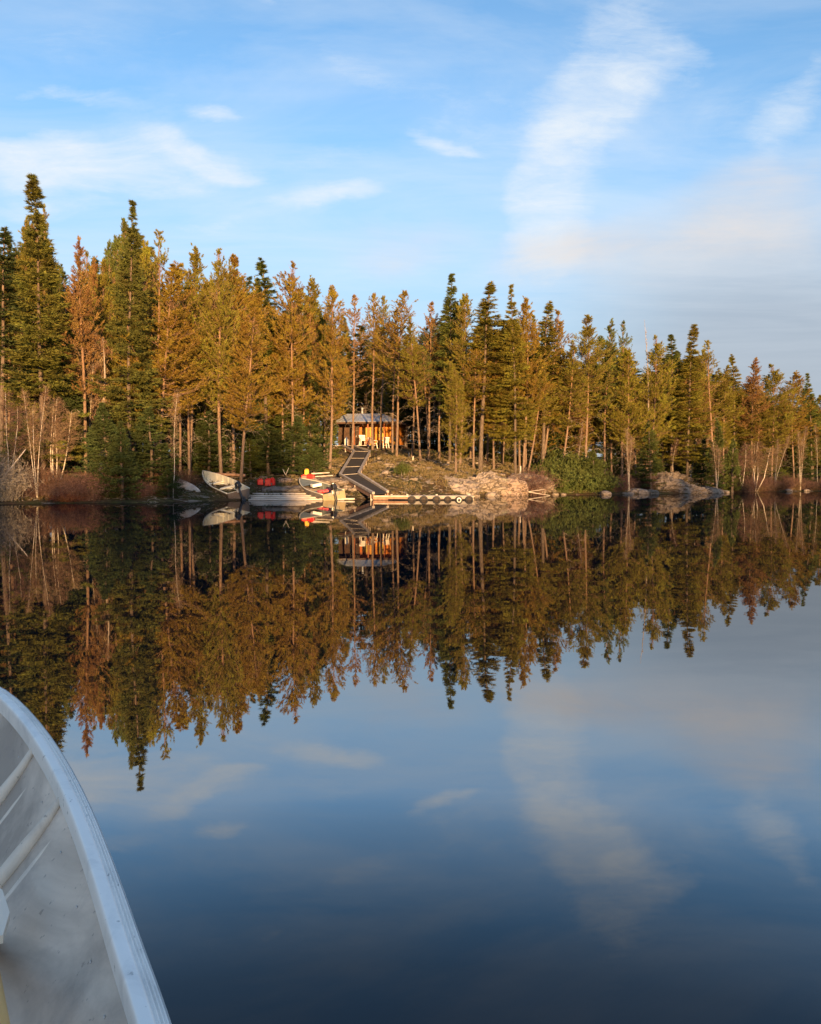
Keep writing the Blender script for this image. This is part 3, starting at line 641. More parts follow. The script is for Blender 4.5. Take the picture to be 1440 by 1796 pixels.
# low conifers under the canopy along the front
FI = [
 ('fir_tree','fa',(176,706),192,38.3,92,FIR,'dense young green fir at the water, the largest of the low firs'),
 ('fir_tree','fa',(212,740),214,38.0,66,FIR,'young fir merged with the right side of the largest low fir'),
 ('fir_tree','fc',(263,715),267,40.0,84,FIR,'dark young fir left of the thin white birch by the canoe'),
 ('fir_tree','fb',(292,824),296,39.3,50,FIR,'small fir overhanging the water before the upturned canoe'),
 ('fir_tree','fb',(549,778),551,47.5,56,FIR,'small bushy fir standing behind the red fuel cans'),
 ('fir_tree','fc',(468,745),470,48,80,FIR,'shaded fir above the pair of red fuel cans'),
 ('fir_tree','fc',(437,770),440,47,60,GRN,'scruffy low fir between the slanting pine trunk and the red cans'),
 ('fir_tree','fc',(520,730),512,49,66,FIR,'dark fir left of the small bushy fir'),
 ('fir_tree','fa',(578,715),574,60,44,GRN,'dark spreading fir touching the left end of the cabin'),
 ('fir_tree','fc',(1140,740),1142,60,52,ALD,'bright green fir between the two rocky points'),
 ('fir_tree','fc',(1256,735),1255,62,34,ALD,'slender green fir at the tip of the right rocky point'),
 ('fir_tree','fb',(1285,770),1284,63,34,ALD,'small green fir standing in the water line right of the rocky point'),
 ('fir_tree','fc',(1236,770),1238,64,40,FIR,'dark fir on top of the right rocky point'),
 ('fir_tree','fb',(1040,790),1042,57.5,44,ALD,'small green fir rising out of the alder thicket'),
 ('fir_tree','fc',(110,640),100,42,110,FIR,'dark low fir below the tallest spruce'),
 ('fir_tree','fc',(368,720),366,49,70,FIR,'shaded fir behind the bow of the cream motor boat'),
]
for t_ in FI: tree(*t_)
for i, (a, b, Yn) in enumerate([(345, 720, 50), (405, 710, 51), (450, 700, 53), (495, 690, 55), (545, 700, 57), (30, 700, 43), (140, 690, 44), (235, 690, 45), (300, 690, 48), (20, 640, 46), (330, 660, 54), (380, 690, 56),
        (900, 730, 66), (940, 740, 65), (975, 720, 64), (1010, 740, 64), (1065, 730, 64), (1090, 745, 65), (1180, 740, 68), (1210, 730, 68), (1310, 760, 71), (1350, 770, 72), (1400, 780, 74), (770, 735, 76), (735, 735, 78), (860, 740, 70), (820, 745, 73), (880, 735, 68)]):
    tree('fir_tree', 'fc' if i % 2 else 'fa', (a, b + nrs.uniform(-10, 20)), a, Yn, nrs.uniform(56, 84), FIR if i % 3 else GRN, ('low dark fir' if i % 3 else 'low green fir') + ' under the canopy, just ' + where(a), 'fir tree', 'understorey firs between the trunks')
# birches and snags
BI = [
 ('birch_tree','ba',(62,672),66,37.6,56,TW,'clump of three white birch stems standing at the left shore'),
 ('birch_tree','bb',(22,690),12,37.0,70,TWP,'crooked birch with reddish twigs at the left edge'),
 ('birch_tree','bd',(110,700),96,39.5,80,TW,'twiggy bare birch thicket right of the three white stems'),
 ('birch_tree','bc',(309,690),303,39.2,56,TW,'thin single white birch with arching limbs beside the canoe'),
 ('birch_tree','bb',(156,545),150,43,60,TW,'pale bare birch crown showing white limbs high in the dark gap'),
 ('birch_tree','bb',(1102,752),1102,58.0,34,TW,'white birch pair growing on the low flat rock'),
 ('birch_tree','bb',(1262,775),1256,61.3,30,TW,'white birch pair on the tip of the right rocky point'),
 ('birch_tree','bd',(1330,775),1326,66.5,60,TW,'curving white birch clump at the right shore'),
 ('birch_tree','be',(1300,780),1302,66.0,50,TWP,'twiggy birch left of the curving white clump'),
 ('birch_tree','ba',(1366,765),1358,68,34,TW,'forked birch clump right of the curving white clump'),
 ('birch_tree','ba',(1410,750),1404,70,30,TW,'tall straight birch clump near the right edge'),
 ('birch_tree','bc',(1436,745),1434,71.5,26,TW,'birch clump cut by the right edge'),
 ('birch_tree','bc',(1180,770),1176,63,34,TWP,'grey leafless birch on top of the right rocky point'),
 ('birch_tree','be',(1215,750),1212,65,50,TWP,'brown twiggy birch thicket above the right rocky point'),
 ('birch_tree','bc',(1018,740),1012,61,30,TWP,'thin bent birch behind the alder thicket'),
 ('birch_tree','bc',(641,690),640,76,26,TW,'white forked birch standing behind the cabin roof'),
]
for t_ in BI: tree(*t_)
tree('dead_tree','na',(173,592),176,40.8,52,(.17,.105,.06),'dead snag hung with brown lichen above the largest low fir','dead tree')
tree('dead_tree','nb',(1133,560),1141,62,20,TW,'bare broken pole sticking up above the tree line','dead tree')
# shore bushes
def bush(key, px, Yn, H, wm, col, label, group=None, name='shrub', cat='bush', zoff=0):
    bx = (px - 720) / 1440 * Yn
    return plant(name, key, (bx, Yn, max(gz(bx, Yn), .0) + zoff), H, wm, (0, 0, 1), col, nrs.uniform(0, 6.28), label, cat, group)
bush('ha', 935, 53.6, 1.9, 3.3, TWP, 'large leafless purple brown bush at the foot of the granite face')
bush('ha', 8, 36.4, 2.4, 2.6, GRY, 'grey lichen covered bush leaning over the water at the left edge')
bush('ha', 150, 37.4, 1.5, 2.6, TWP, 'leafless purplish bush left of the largest low fir')
bush('hb', 120, 37.2, .9, 2.2, TWP, 'low purple brown bush right of the three white birch stems')
bush('hr', 116, 36.7, .42, 1.3, RED, 'low reddish leaved bush at the left water edge')
bush('hb', 180, 38.6, 1.6, 2.6, TWP, 'leafless bush behind the largest low fir')
bush('hb', 40, 37.6, 1.2, 2.4, TWP, 'low bare bush at the foot of the crooked birch')
bush('hb', 245, 38.6, .9, 2.0, TWP, 'low bare bush between the young firs at the left shore')
for i, (a, Yn, H, wm) in enumerate([(985, 55.2, 1.9, 3.0), (1010, 55.6, 1.6, 3.0), (1035, 56.0, 1.5, 2.8), (960, 56.5, 1.7, 2.6), (1000, 58, 2.2, 3.0), (1060, 57.0, 1.3, 2.4), (975, 60, 2.0, 3.0), (1030, 59, 2.2, 3)]):
    bush('hg', a, Yn, H, wm, ALD, ['leftmost leafy green alder bush at the waterline beside the purple brown bush', 'second green alder bush along the waterline of the thicket', 'right-hand waterline alder bush, below the small green fir', 'green alder bush just behind the leftmost waterline one', 'tall green alder bush in the middle of the thicket, set back', 'lowest green alder bush tapering off at the right end of the thicket', 'rear left alder bush at the foot of the blunt columnar spruce', 'rear right alder bush under the leaning pines'][i], 'green alder thicket', 'alder_bush', 'bush')
for i in range(16):
    a = 1290 + i * 11; bush('hb' if i % 2 else 'ha', a, float(np.interp(a, [1290, 1450], [64.2, 72])) + nrs.uniform(0, 1.5), nrs.uniform(.7, 1.6), 2.2, TWP if i % 3 else (.12, .08, .05), 'bare brown shore brush ' + ('at the waterline, ' if i % 2 else 'set back, ') + where(a), 'brush along the right shore')
for i, (a, Yn) in enumerate([(1075, 57.5), (1090, 58.6), (1065, 59.5), (1130, 60.5), (1150, 62), (1120, 62)]):
    bush('hb' if i % 2 else 'ha', a, Yn, nrs.uniform(.9, 1.5), 2.2, TWP, 'bare grey brush by the low flat rock, ' + ['left at the waterline', 'close behind it', 'set back on its left', 'right of it', 'between it and the big rocky point', 'set back behind the birch pair'][i], 'brush around the low flat rock')
for i, (a, Yn) in enumerate([(10, 38.4), (60, 39), (95, 38.6), (135, 39.4), (215, 40), (240, 40.6), (280, 41), (-20, 38), (160, 41), (320, 43)]):
    bush('ha' if i % 2 else 'hb', a, Yn, nrs.uniform(1.1, 1.9), 2.4, (.13, .08, .06), 'bare brown undergrowth bush on the left bank, ' + where(a), 'undergrowth behind the left shore')
bush('hg', 706, 50.5, .8, 1.1, ALD, 'small green bush beside the pale stump on the slope')

# ground litter: grass tufts and twigs, nobody could count them
def scatter(n, x0, x1, dmin, dmax, seed):
    rs = np.random.default_rng(seed); x = rs.uniform(x0, x1, n); y = np.interp(x, SX, SY) + dmin + (dmax - dmin) * rs.uniform(0, 1, n) ** 1.3
    return x, y, ground_z(x, y), rs
x, y, z, rs = scatter(20000, -7, 15, .6, 20, 3); k = (vnoise(x * .8, y * .8, 4) > .46) & (z > .15) & ~((x > -5) & (x < -1) & (y < 46))
c = np.stack([x, y, z], -1)[k]
me_ = tri_mesh('dry_grass', tufts(c, np.tile([0, 0, 1.], (len(c), 1)), 4, .17, .022, .45, rs), mat('dry_grass', (.22, .16, .08), .9, var=(.09, .08, .03), scale=1.7))
tag(put('dry_grass', me_), 'tufts of dry grass on the open slope behind the dock', 'grass', kind='stuff')
x, y, z, rs = scatter(9000, -22, 40, .3, 18, 8); c = np.stack([x, y, z + .03], -1)[z > .1]; a = rs.normal(size=c.shape) * [1, 1, .25]
e = c + unit(a) * rs.uniform(.15, .6, (len(c), 1)); me_ = tri_mesh('fallen_twigs', strips(np.stack([c, e], 1), .014, rs), DEADWOOD)
tag(put('fallen_twigs', me_), 'fallen dead twigs littering the forest floor', 'twigs', kind='stuff')
x, y, z, rs = scatter(9000, -22, 40, .5, 25, 18); k = vnoise(x * .6, y * .6, 14) > .5; c = np.stack([x, y, z], -1)[k & (z > .1)]
me_ = tri_mesh('low_shrubs', tufts(c, np.tile([0, 0, 1.], (len(c), 1)), 9, .16, .05, .9, rs), mat('heath_leaves', (.06, .07, .022), .9, var=(.10, .06, .03), scale=.5))
tag(put('low_shrubs', me_), 'low heath and moss cushions on the forest floor', 'ground cover', kind='stuff')

# ------------------------------------------------------------------ the wooded opposite shore behind the photographer, which shades the lake
rs = np.random.default_rng(77); V = []; Fc = []; mbo = MB()
for i in range(520):
    x0 = rs.uniform(-170, 190); y0 = -134 - rs.uniform(0, 14); h = rs.uniform(15.5, 20.5) + (1 if x0 > 54 else 0)
    if 33 < x0 < 54: h = rs.uniform(12.4, 14.6)
    r = h * rs.uniform(.09, .15); g0 = 3.0
    k = 9; ang = np.linspace(0, 6.28, k, endpoint=False) + rs.uniform(0, 6)
    for s_ in range(4):
        zb = g0 + h * (.12 + s_ * .21); zt = min(g0 + h, zb + h * .36); rr = r * (1.25 - s_ * .27)
        ring = [(x0 + rr * rs.uniform(.5, 1.3) * math.cos(q), y0 + rr * math.sin(q), zb + rs.uniform(-.4, .4)) for q in ang]
        mbo.add(ring + [(x0, y0, zt)], [(j, (j + 1) % k, k) for j in range(k)])
tag(mbo.build('opposite_shore_forest', mat('far_needles', (.05, .06, .025), .95)), 'conifer forest on the opposite shore whose shadow falls over the lake', 'forest', kind='stuff')

# ------------------------------------------------------------------ rock
def rock_mesh(name, dims, seed, m_, n=(28, 20), rough=.35, flat=.0, facets=None):
    """a lump of granite: sphere pushed out to a box-like form, then broken by layered noise and joints"""
    V = []; rs = np.random.default_rng(seed); nu, nv_ = n
    th = np.linspace(0, 2 * np.pi, nu, endpoint=False); ph = np.linspace(-np.pi / 2, np.pi / 2, nv_)
    PH, TH = np.meshgrid(ph, th, indexing='ij'); d = np.stack([np.cos(PH) * np.cos(TH), np.cos(PH) * np.sin(TH), np.sin(PH)], -1)
    e = 2.8; r = (np.abs(d[..., 0]) ** e + np.abs(d[..., 1]) ** e + np.abs(d[..., 2]) ** e) ** (-1 / e)
    p = d * r[..., None] * (np.array(dims) / 2)
    o = seed * 3.1
    k = vnoise(p[..., 0] * 1.1 + o, p[..., 2] * 1.6 + p[..., 1] * .9, seed) - .5 + .5 * (vnoise(p[..., 0] * 3.2 + o, p[..., 2] * 4 + p[..., 1] * 2.7, seed + 1) - .5) + .25 * (vnoise(p[..., 0] * 8, p[..., 2] * 9 + p[..., 1] * 7, seed + 2) - .5)
    k = np.round(k * 6) / 6 * .75 + k * .25
    k = k + .22 * (np.floor(p[..., 2] * 5 + 2.2 * vnoise(p[..., 0] * 1.5, p[..., 1] * 1.5, seed + 4)) % 2) * (vnoise(p[..., 0] * .9 + 7, p[..., 2] * 2, seed + 5) > .35)
    p = p + d * (k * rough)[..., None]
    F = [(i * nu + j, i * nu + (j + 1) % nu, (i + 1) * nu + (j + 1) % nu, (i + 1) * nu + j) for i in range(nv_ - 1) for j in range(nu)]
    mb = MB(); mb.add(p.reshape(-1, 3), F); return mb.mesh(name, m_)
def rock(px, py, Yn, dims, seed, label, m_=None, rz=0, tilt=0, name='granite_rock', group=None, n=(28, 20), rough=.35, cat='rock'):
    c = P(px, py, Yn); o = put(name, rock_mesh(name, dims, seed, m_ or ROCK, n, rough)); o.location = c; o.rotation_euler = (0, tilt, rz)
    return tag(o, label, cat, group)
rock(842, 856, 52.0, (3.2, 3.2, 1.5), 3, 'pale cracked granite face just right of the dock', n=(100, 56), rz=.15, rough=.5)
rock(893, 858, 52.6, (2.2, 3.0, 1.35), 4, 'pinkish granite block beside the purple brown bush', ROCKP, n=(80, 44), rz=-.2, rough=.4)
rock(930, 850, 55.2, (2.8, 3.4, 1.3), 5, 'granite shoulder behind the purple brown bush', n=(44, 26), rz=-.3, tilt=.12, rough=.45)
rock(800, 858, 50.2, (2.6, 3.2, 1.0), 6, 'low granite hump behind the tyred end of the dock', n=(44, 26), rz=.3, rough=.45)
rock(770, 846, 52.6, (2.2, 2.2, .7), 16, 'weathered grey ledge halfway up the open slope', n=(40, 24), rz=.3, rough=.4)
rock(1118, 863.5, 58.5, (1.9, 1.7, .42), 7, 'low flat rock at the water line under the white birch pair', n=(36, 18), rough=.25)
rock(1142, 865, 58.2, (.8, .8, .3), 8, 'small flat rock at the right end of the low rock shelf', n=(24, 14), rough=.2)
rock(1192, 861, 61.8, (5.6, 4.2, 1.15), 9, 'big fissured granite point sloping into the water at the right', m_=ROCKD, n=(110, 60), rz=.25, tilt=.15, rough=.55)
rock(1172, 843, 65.0, (3.6, 3.2, 1.1), 10, 'grey granite ledge on top of the right rocky point', m_=ROCKD, n=(80, 44), rz=.1, tilt=.14, rough=.5)
rock(1248, 863, 61.2, (1.7, 1.3, .5), 12, 'pale low tongue of rock at the tip of the right rocky point', n=(30, 18), rz=-.2, tilt=.12, rough=.25)
rock(512, 860, 44.2, (3.2, 2.2, .34), 13, 'smooth greyish slab between the two motor boats', m_=ROCKD, n=(40, 20), rz=.1, rough=.2)
rock(572, 846, 46.3, (2.8, 2.0, .4), 14, 'bare grey slab sloping down behind the grey motor boat', m_=ROCKD, n=(40, 20), rz=-.1, rough=.2)
rock(502, 845, 45.6, (.9, .7, .35), 17, 'pink boulder right of the larger red fuel can', ROCKP, n=(22, 14), rough=.15)
rock(722, 836.5, 52, (.75, .6, .42), 18, 'rounded pale boulder beside the stump on the slope', n=(22, 14), rough=.12)
rock(640, 872, 45.0, (1.6, 1.2, .5), 19, 'dark rock under the lower run of the boardwalk', n=(24, 14), rough=.2)
nrs = np.random.default_rng(31); rm = [rock_mesh('loose_stone', (.34, .28, .2), 40 + i, ROCK, (14, 8), .09) for i in range(4)]
for i in range(70):
    if i < 46: a, Yn = nrs.uniform(660, 960), nrs.uniform(48, 60)
    else: a, Yn = nrs.uniform(450, 640), nrs.uniform(43.3, 47)
    xx = (a - 720) / 1440 * Yn; zz = gz(xx, Yn)
    if zz < .15: continue
    o = put('loose_stone', rm[i % 4]); s = nrs.uniform(.5, 1.5); o.scale = (s, s, s * .8); o.location = (xx, Yn, zz + .03); o.rotation_euler = (0, 0, nrs.uniform(0, 6))
    tag(o, 'small pale loose stone ' + ('high' if Yn > 55 else 'midway' if Yn > 51 else 'low') + ' on the bank, ' + where(a), 'stone', 'loose stones on the slope')
for i in range(26):                                                   # boulders breaking the waterline
    a = nrs.choice([nrs.uniform(455, 600), nrs.uniform(640, 720), nrs.uniform(960, 1100), nrs.uniform(1100, 1290), nrs.uniform(1290, 1440), nrs.uniform(455, 600), nrs.uniform(820, 960)])
    lo, hi = 34.0, 80.0
    for _ in range(30):
        mid = (lo + hi) / 2
        if gz((a - 720) / 1440 * mid, mid) > .02: hi = mid
        else: lo = mid
    o = put('shore_stone', rm[i % 4]); s = nrs.uniform(1.0, 2.6); o.scale = (s * 1.2, s, s * .8); o.location = ((a - 720) / 1440 * hi, hi, .03); o.rotation_euler = (0, 0, nrs.uniform(0, 6))
    tag(o, 'wet grey stone at the waterline, ' + where(a), 'stone', 'stones along the waterline')

# ------------------------------------------------------------------ logs, stump, sticks
def log(a, b, r0, r1, label, m_=None, name='fallen_log', cat='log', bend=0.0):
    a, b = Vector(a), Vector(b); mb = MB(); pts = []; rad = []
    for i in range(8):
        t = i / 7; p = a.lerp(b, t); p.z += bend * math.sin(t * math.pi) + .008 * math.sin(i * 3.1); pts.append(p); rad.append(r0 + (r1 - r0) * t + .004 * math.sin(i * 2.3))
    mb.tube(pts, rad, 9); return tag(mb.build(name, m_ or DEADWOOD, smooth=True), label, cat)
log(P(376, 831.5, 46.0), P(430, 834, 45.2), .09, .075, 'reddish fallen log lying behind the cream motor boat', WOODR)
log(P(546, 831, 46.6), P(578, 829, 47.0), .05, .03, 'bleached driftwood pole on the slab behind the grey motor boat', WOODW)
log(P(552, 836, 46.2), P(584, 834, 46.4), .03, .03, 'thin grey pole lying below the driftwood pole', WOODP)
log(P(748, 843.5, 51), P(766, 846.5, 50.6), .06, .05, 'short bleached log on the open slope above the dock', WOODW)
log(P(875, 839, 53.5), P(905, 846, 53), .05, .04, 'bleached branch lying on top of the granite face', WOODW)
log(P(560, 817, 50), P(576, 812, 51), .03, .02, 'thin fallen branch at the foot of the slender pine left of the boardwalk')
log(P(921, 862, 52.4), P(965, 869, 52.0), .03, .012, 'pale dead branch trailing from the purple bush into the water', WOODP)
log(P(905, 866, 52.3), P(955, 858, 52.2), .025, .012, 'pale dead branch slanting across the front of the purple bush', WOODP)
log(P(30, 857, 36.6), P(46, 848, 36.9), .025, .02, 'small crooked white stick above the water by the three birch stems', BIRCH, bend=.12)
log(P(0, 845, 36.3), P(45, 788, 36.8), .045, .015, 'grey dead limb slanting up over the lichen covered bush', WOODP)
vs = empty('forked_stick', P(501, 832, 46)); tag(vs, 'bleached forked stick standing upright behind the landing', 'stick')
for dx, dz in ((-.16, .3), (.17, .36)):
    mb = MB(); mb.tube([(0, 0, -.05), (dx * .5, 0, dz * .45), (dx, .03, dz)], [.022, .018, .01], 6); mb.build('prong', WOODW, vs, smooth=True)
st = empty('tree_stump', P(697.5, 839, 51)); tag(st, 'slim pale standing stump on the slope above the dock', 'stump')
mb = MB(); mb.tube([(0, 0, -.15), (.01, 0, .2), (0, 0, .5), (.02, 0, .62)], [.16, .11, .095, .09], 10); mb.build('trunk', WOODW, st, smooth=True)
mb = MB(); mb.tube([(.02, 0, .62), (.03, 0, .70)], [.075, .02], 7); mb.build('splinter', WOODW, st)
for i, (a, b_, Yn, h) in enumerate([(724, 812, 60, .35), (1008, 838, 56.8, .8), (912, 815, 56, .9), (717, 800, 64, .35)]):
    mb = MB(); mb.tube([(0, 0, -.2), (.01, 0, h * .5), (.03, 0, h)], [.07, .06, .05], 8); o = mb.build('tree_stump', WOODW if i % 2 == 0 else WOODP, smooth=True)
    xx = (a - 720) / 1440 * Yn; o.location = (xx, Yn, gz(xx, Yn))
    tag(o, ['short pale stump on the slope right of the leaning pine foot', 'bare pale stump standing in the alder thicket', 'thin pale snag beside the straightest pinkish trunk', 'short pale stump below the right end of the cabin'][i], 'stump')

# ------------------------------------------------------------------ cabin
WALLC = [mat('cedar_board_%d' % i, c, .6, var=tuple(k * .72 for k in c), scale=5, stretch=(3, 3, .5), spec=.3) for i, c in enumerate([(.66, .24, .04), (.66, .27, .04), (.50, .14, .03), (.74, .38, .06), (.40, .12, .04), (.70, .22, .025)])]
for i, m_ in enumerate(WALLC): m_.name = 'cedar_board'
METAL = mat('galvanised_roof', (.58, .62, .68), .38, .55, var=(.46, .50, .56), scale=3)
DARKW_SHADE = mat('dark_timber_and_shade', (.09, .05, .035), .8, var=(.05, .03, .02), scale=4)
GLASS = mat('window_glass', (.02, .022, .025), .05, spec=.8)
TRIM = mat('red_brown_trim', (.30, .11, .06), .6)
WHITE = mat('white_plastic', (.80, .78, .72), .45, spec=.5)
cab = empty('log_cabin', (-3.65, 72, 0), (0, 0, R(-10)))
tag(cab, 'small cedar board cabin with a pale metal roof among pine trunks on the hill', 'cabin')
ZB = P(650, 783, 72).z; ZE = P(650, 741, 72).z; WX0, WX1, WD = -3.0, 2.35, 4.2
mb = MB(); mb.box((0 - .3, WD / 2 + .6, ZB - .12), (6.6, WD + 2.6, .24)); mb.build('floor_platform', DARKW_SHADE, cab)
mb = MB(); mb.box((WX0 + .06, WD / 2 + .9, (ZB + ZE) / 2), (.1, WD, ZE - ZB)); mb.build('side_wall', WALLC[2], cab)
mb = MB(); mb.box((WX1 - .06, WD / 2 + .9, (ZB + ZE) / 2), (.1, WD, ZE - ZB)); mb.build('side_wall', WALLC[0], cab)
mb = MB(); mb.box((0 - .3, WD + .9, (ZB + ZE) / 2), (WX1 - WX0 - .3, .1, ZE - ZB)); mb.build('back_wall', WALLC[2], cab)
i = 0; xx = WX0
while xx < WX1 - .02:                                                  # upright boards, one by one; the door bay stays open for the door
    if not (-2.15 < xx + .09 < -1.2):
        mb = MB(); mb.box((xx + .09, .9 + .01 * (i % 2), (ZB + ZE) / 2), (.168, .05, ZE - ZB - .01)); mb.build('wall_board', DARKW_SHADE if xx < -1.15 else WALLC[[0, 5, 1, 2, 3, 0, 4, 1, 5, 3, 0, 2][i % 12]], cab)  # left-end boards coloured dark to paint in the shade on that side
    i += 1; xx += .178
dr = MB().box((-1.68, .93, ZB + .98), (.9, .05, 1.95)).build('door', DARKW_SHADE, cab)
MB().box((-1.68, .895, ZB + 1.35), (.56, .02, .8)).build('pane', GLASS, dr); MB().box((-1.34, .88, ZB + .95), (.04, .05, .12)).build('handle', METAL, dr)
for cx, wdt in ((-.45, .62), (.95, .5)):
    wn = MB().box((cx, .865, ZB + 1.25), (wdt + .1, .04, .95)).build('window', TRIM, cab)
    MB().box((cx, .84, ZB + 1.25), (wdt, .02, .84)).build('pane', mat('curtained_glass', (.42, .30, .08), .25, spec=.6), wn)
# hip roof: low pitch, wide eaves
RX0, RX1, RY0, RY1 = -3.45, 2.9, -1.0, WD + 1.5; ZR = P(650, 725.5, 74).z; e0 = ZE + .02
V = [(RX0, RY0, e0), (RX1, RY0, e0), (RX1, RY1, e0), (RX0, RY1, e0), (RX0 + 1.0, 1.9, ZR), (RX1 - 2.1, 1.9, ZR)]
mb = MB(); mb.add(V + [(a, b, c_ - .09) for a, b, c_ in V], [(0, 1, 5, 4), (1, 2, 5), (2, 3, 4, 5), (3, 0, 4), (6, 10, 11, 7), (7, 11, 8), (8, 11, 10, 9), (9, 10, 6), (0, 6, 7, 1), (1, 7, 8, 2), (2, 8, 9, 3), (3, 9, 6, 0)])
roof = mb.build('roof', METAL, cab)
for k in range(15):                                                   # standing seams on the front slope
    t = (k + .5) / 15; xa = RX0 + (RX1 - RX0) * t; xb = V[4][0] + (V[5][0] - V[4][0]) * t
    MB().beam((xa, RY0, e0 + .012), (xb, 1.9, ZR + .012), .03, .03).build('seam', METAL, roof)
MB().beam((RX0, RY0 - .02, e0 - .10), (RX1, RY0 - .02, e0 - .10), .035, .16).build('fascia', DARKW_SHADE, roof)
MB().beam((RX1 + .02, RY0, e0 - .10), (RX1 + .02, RY1, e0 - .10), .035, .16).build('fascia', DARKW_SHADE, roof)
MB().lathe([(.09, 0), (.09, .7), (.14, .7), (.14, .78), (0, .80)], 10, Matrix.Translation((-1.2, 2.6, ZR - .2))).build('stove_pipe', METAL, roof)
for k, xx in enumerate((-3.2, -1.15, .1, 1.55, 2.6)):
    MB().beam((xx, -.75, ZB - .55), (xx, -.75, ZE - .06), .1, .1).build('post', WALLC[4] if k % 2 else TRIM, cab)
for xx in (-2.6, -1, .6, 2.0): MB().beam((xx, -.5, ZB - .22), (xx, -.5, ZB - 1.2), .14, .14).build('pile', DARKW_SHADE, cab)
MB().beam((RX0 + .2, -.68, ZE - .12), (RX1 - .2, -.68, ZE - .12), .08, .14).build('beam', DARKW_SHADE, cab)
for k in range(22):
    MB().box((WX0 + .0 + k * .285 + .12, -.55, ZB + .02), (.272, 2.0, .04)).build('deck_board', WOODP, cab)

# white garden chairs and things round the porch
def chair(loc, rz, label):
    o = empty('plastic_chair', loc, (0, 0, rz)); tag(o, label, 'chair', 'white plastic garden chairs by the cabin')
    MB().box((0, 0, .42), (.50, .48, .035)).build('seat', WHITE, o, bevel=.012)
    mb = MB(); pts = []
    for k in range(5):
        x_ = -.21 + k * .105; MBx = mb.beam((x_, .22, .44), (x_ * 1.1, .34, .86), .07, .022)
    mb.beam((-.27, .35, .87), (.27, .35, .87), .035, .08); mb.build('backrest', WHITE, o)
    for sx in (-1, 1):
        mb = MB(); mb.tube([(sx * .25, -.24, .43), (sx * .29, -.25, .63), (sx * .30, -.05, .66), (sx * .28, .28, .64)], .022, 6); mb.build('armrest', WHITE, o, smooth=True)
        MB().beam((sx * .23, -.21, .42), (sx * .28, -.27, 0), .06, .045).build('leg', WHITE, o)
        MB().beam((sx * .22, .20, .42), (sx * .27, .30, 0), .06, .045).build('leg', WHITE, o)
    return o
def on(px, py, Yn): 
    p = P(px, py, Yn); return Vector((p.x, p.y, p.z))
zs = P(655, 787, 69.6).z
chair(on(654, 786.5, 69.6), R(150), 'white plastic garden chair left of its twin in front of the cabin')
chair(on(675, 786, 69.8), R(205), 'white plastic garden chair right of its twin in front of the cabin')
chair(Vector((P(637, 778, 71.0).x, 70.9, ZB + .04)), R(20), 'white plastic chair up on the porch behind the other two')
# level pad of gravel so that chairs and table stand on ground
pad = MB(); pad.box((P(664, 787, 69.8).x, 69.9, zs - .36), (3.4, 1.9, .72), taper=.97)
tag(pad.build('gravel_terrace', mat('gravel_fill', (.16, .11, .08), .95, var=(.09, .07, .05), scale=12, bump=.6)), kind='structure', label='low earth terrace in front of the cabin')
tb = empty('garden_table', (P(665, 780, 70.2).x, 70.2, zs)); tag(tb, 'dark round garden table between the white chairs', 'table')
MB().lathe([(0, .68), (.42, .68), (.42, .72), (0, .72)], 20).build('table_top', DARKW_SHADE, tb); MB().lathe([(.05, 0), (.05, .68)], 8).build('leg', DARKW_SHADE, tb); MB().lathe([(.26, 0), (.05, .06)], 12).build('base', DARKW_SHADE, tb)
cn = empty('white_jug', (P(607.5, 776, 71).x, 70.9, ZB + .04)); tag(cn, 'white plastic water jug on the dark left end of the porch', 'jug')
MB().lathe([(0, 0), (.15, 0), (.17, .05), (.17, .5), (.10, .62), (.05, .68), (0, .68)], 14).build('body', WHITE, cn, smooth=True); MB().lathe([(.055, .68), (.055, .76), (0, .76)], 10).build('cap', WHITE, cn)
br = empty('barbecue_grill', (P(694, 776, 69.5).x, 69.5, gz(P(694, 776, 69.5).x, 69.5))); tag(br, 'dark kettle barbecue at the right corner of the cabin', 'grill')
MB().lathe([(0, .6), (.2, .65), (.28, .8), (.2, .95), (0, 1.02)], 14).build('bowl', RUBBER, br, smooth=True)
for a in (0, 2.1, 4.2): MB().beam((.15 * math.cos(a), .15 * math.sin(a), .66), (.3 * math.cos(a), .3 * math.sin(a), 0), .03, .03).build('leg', RUBBER, br)

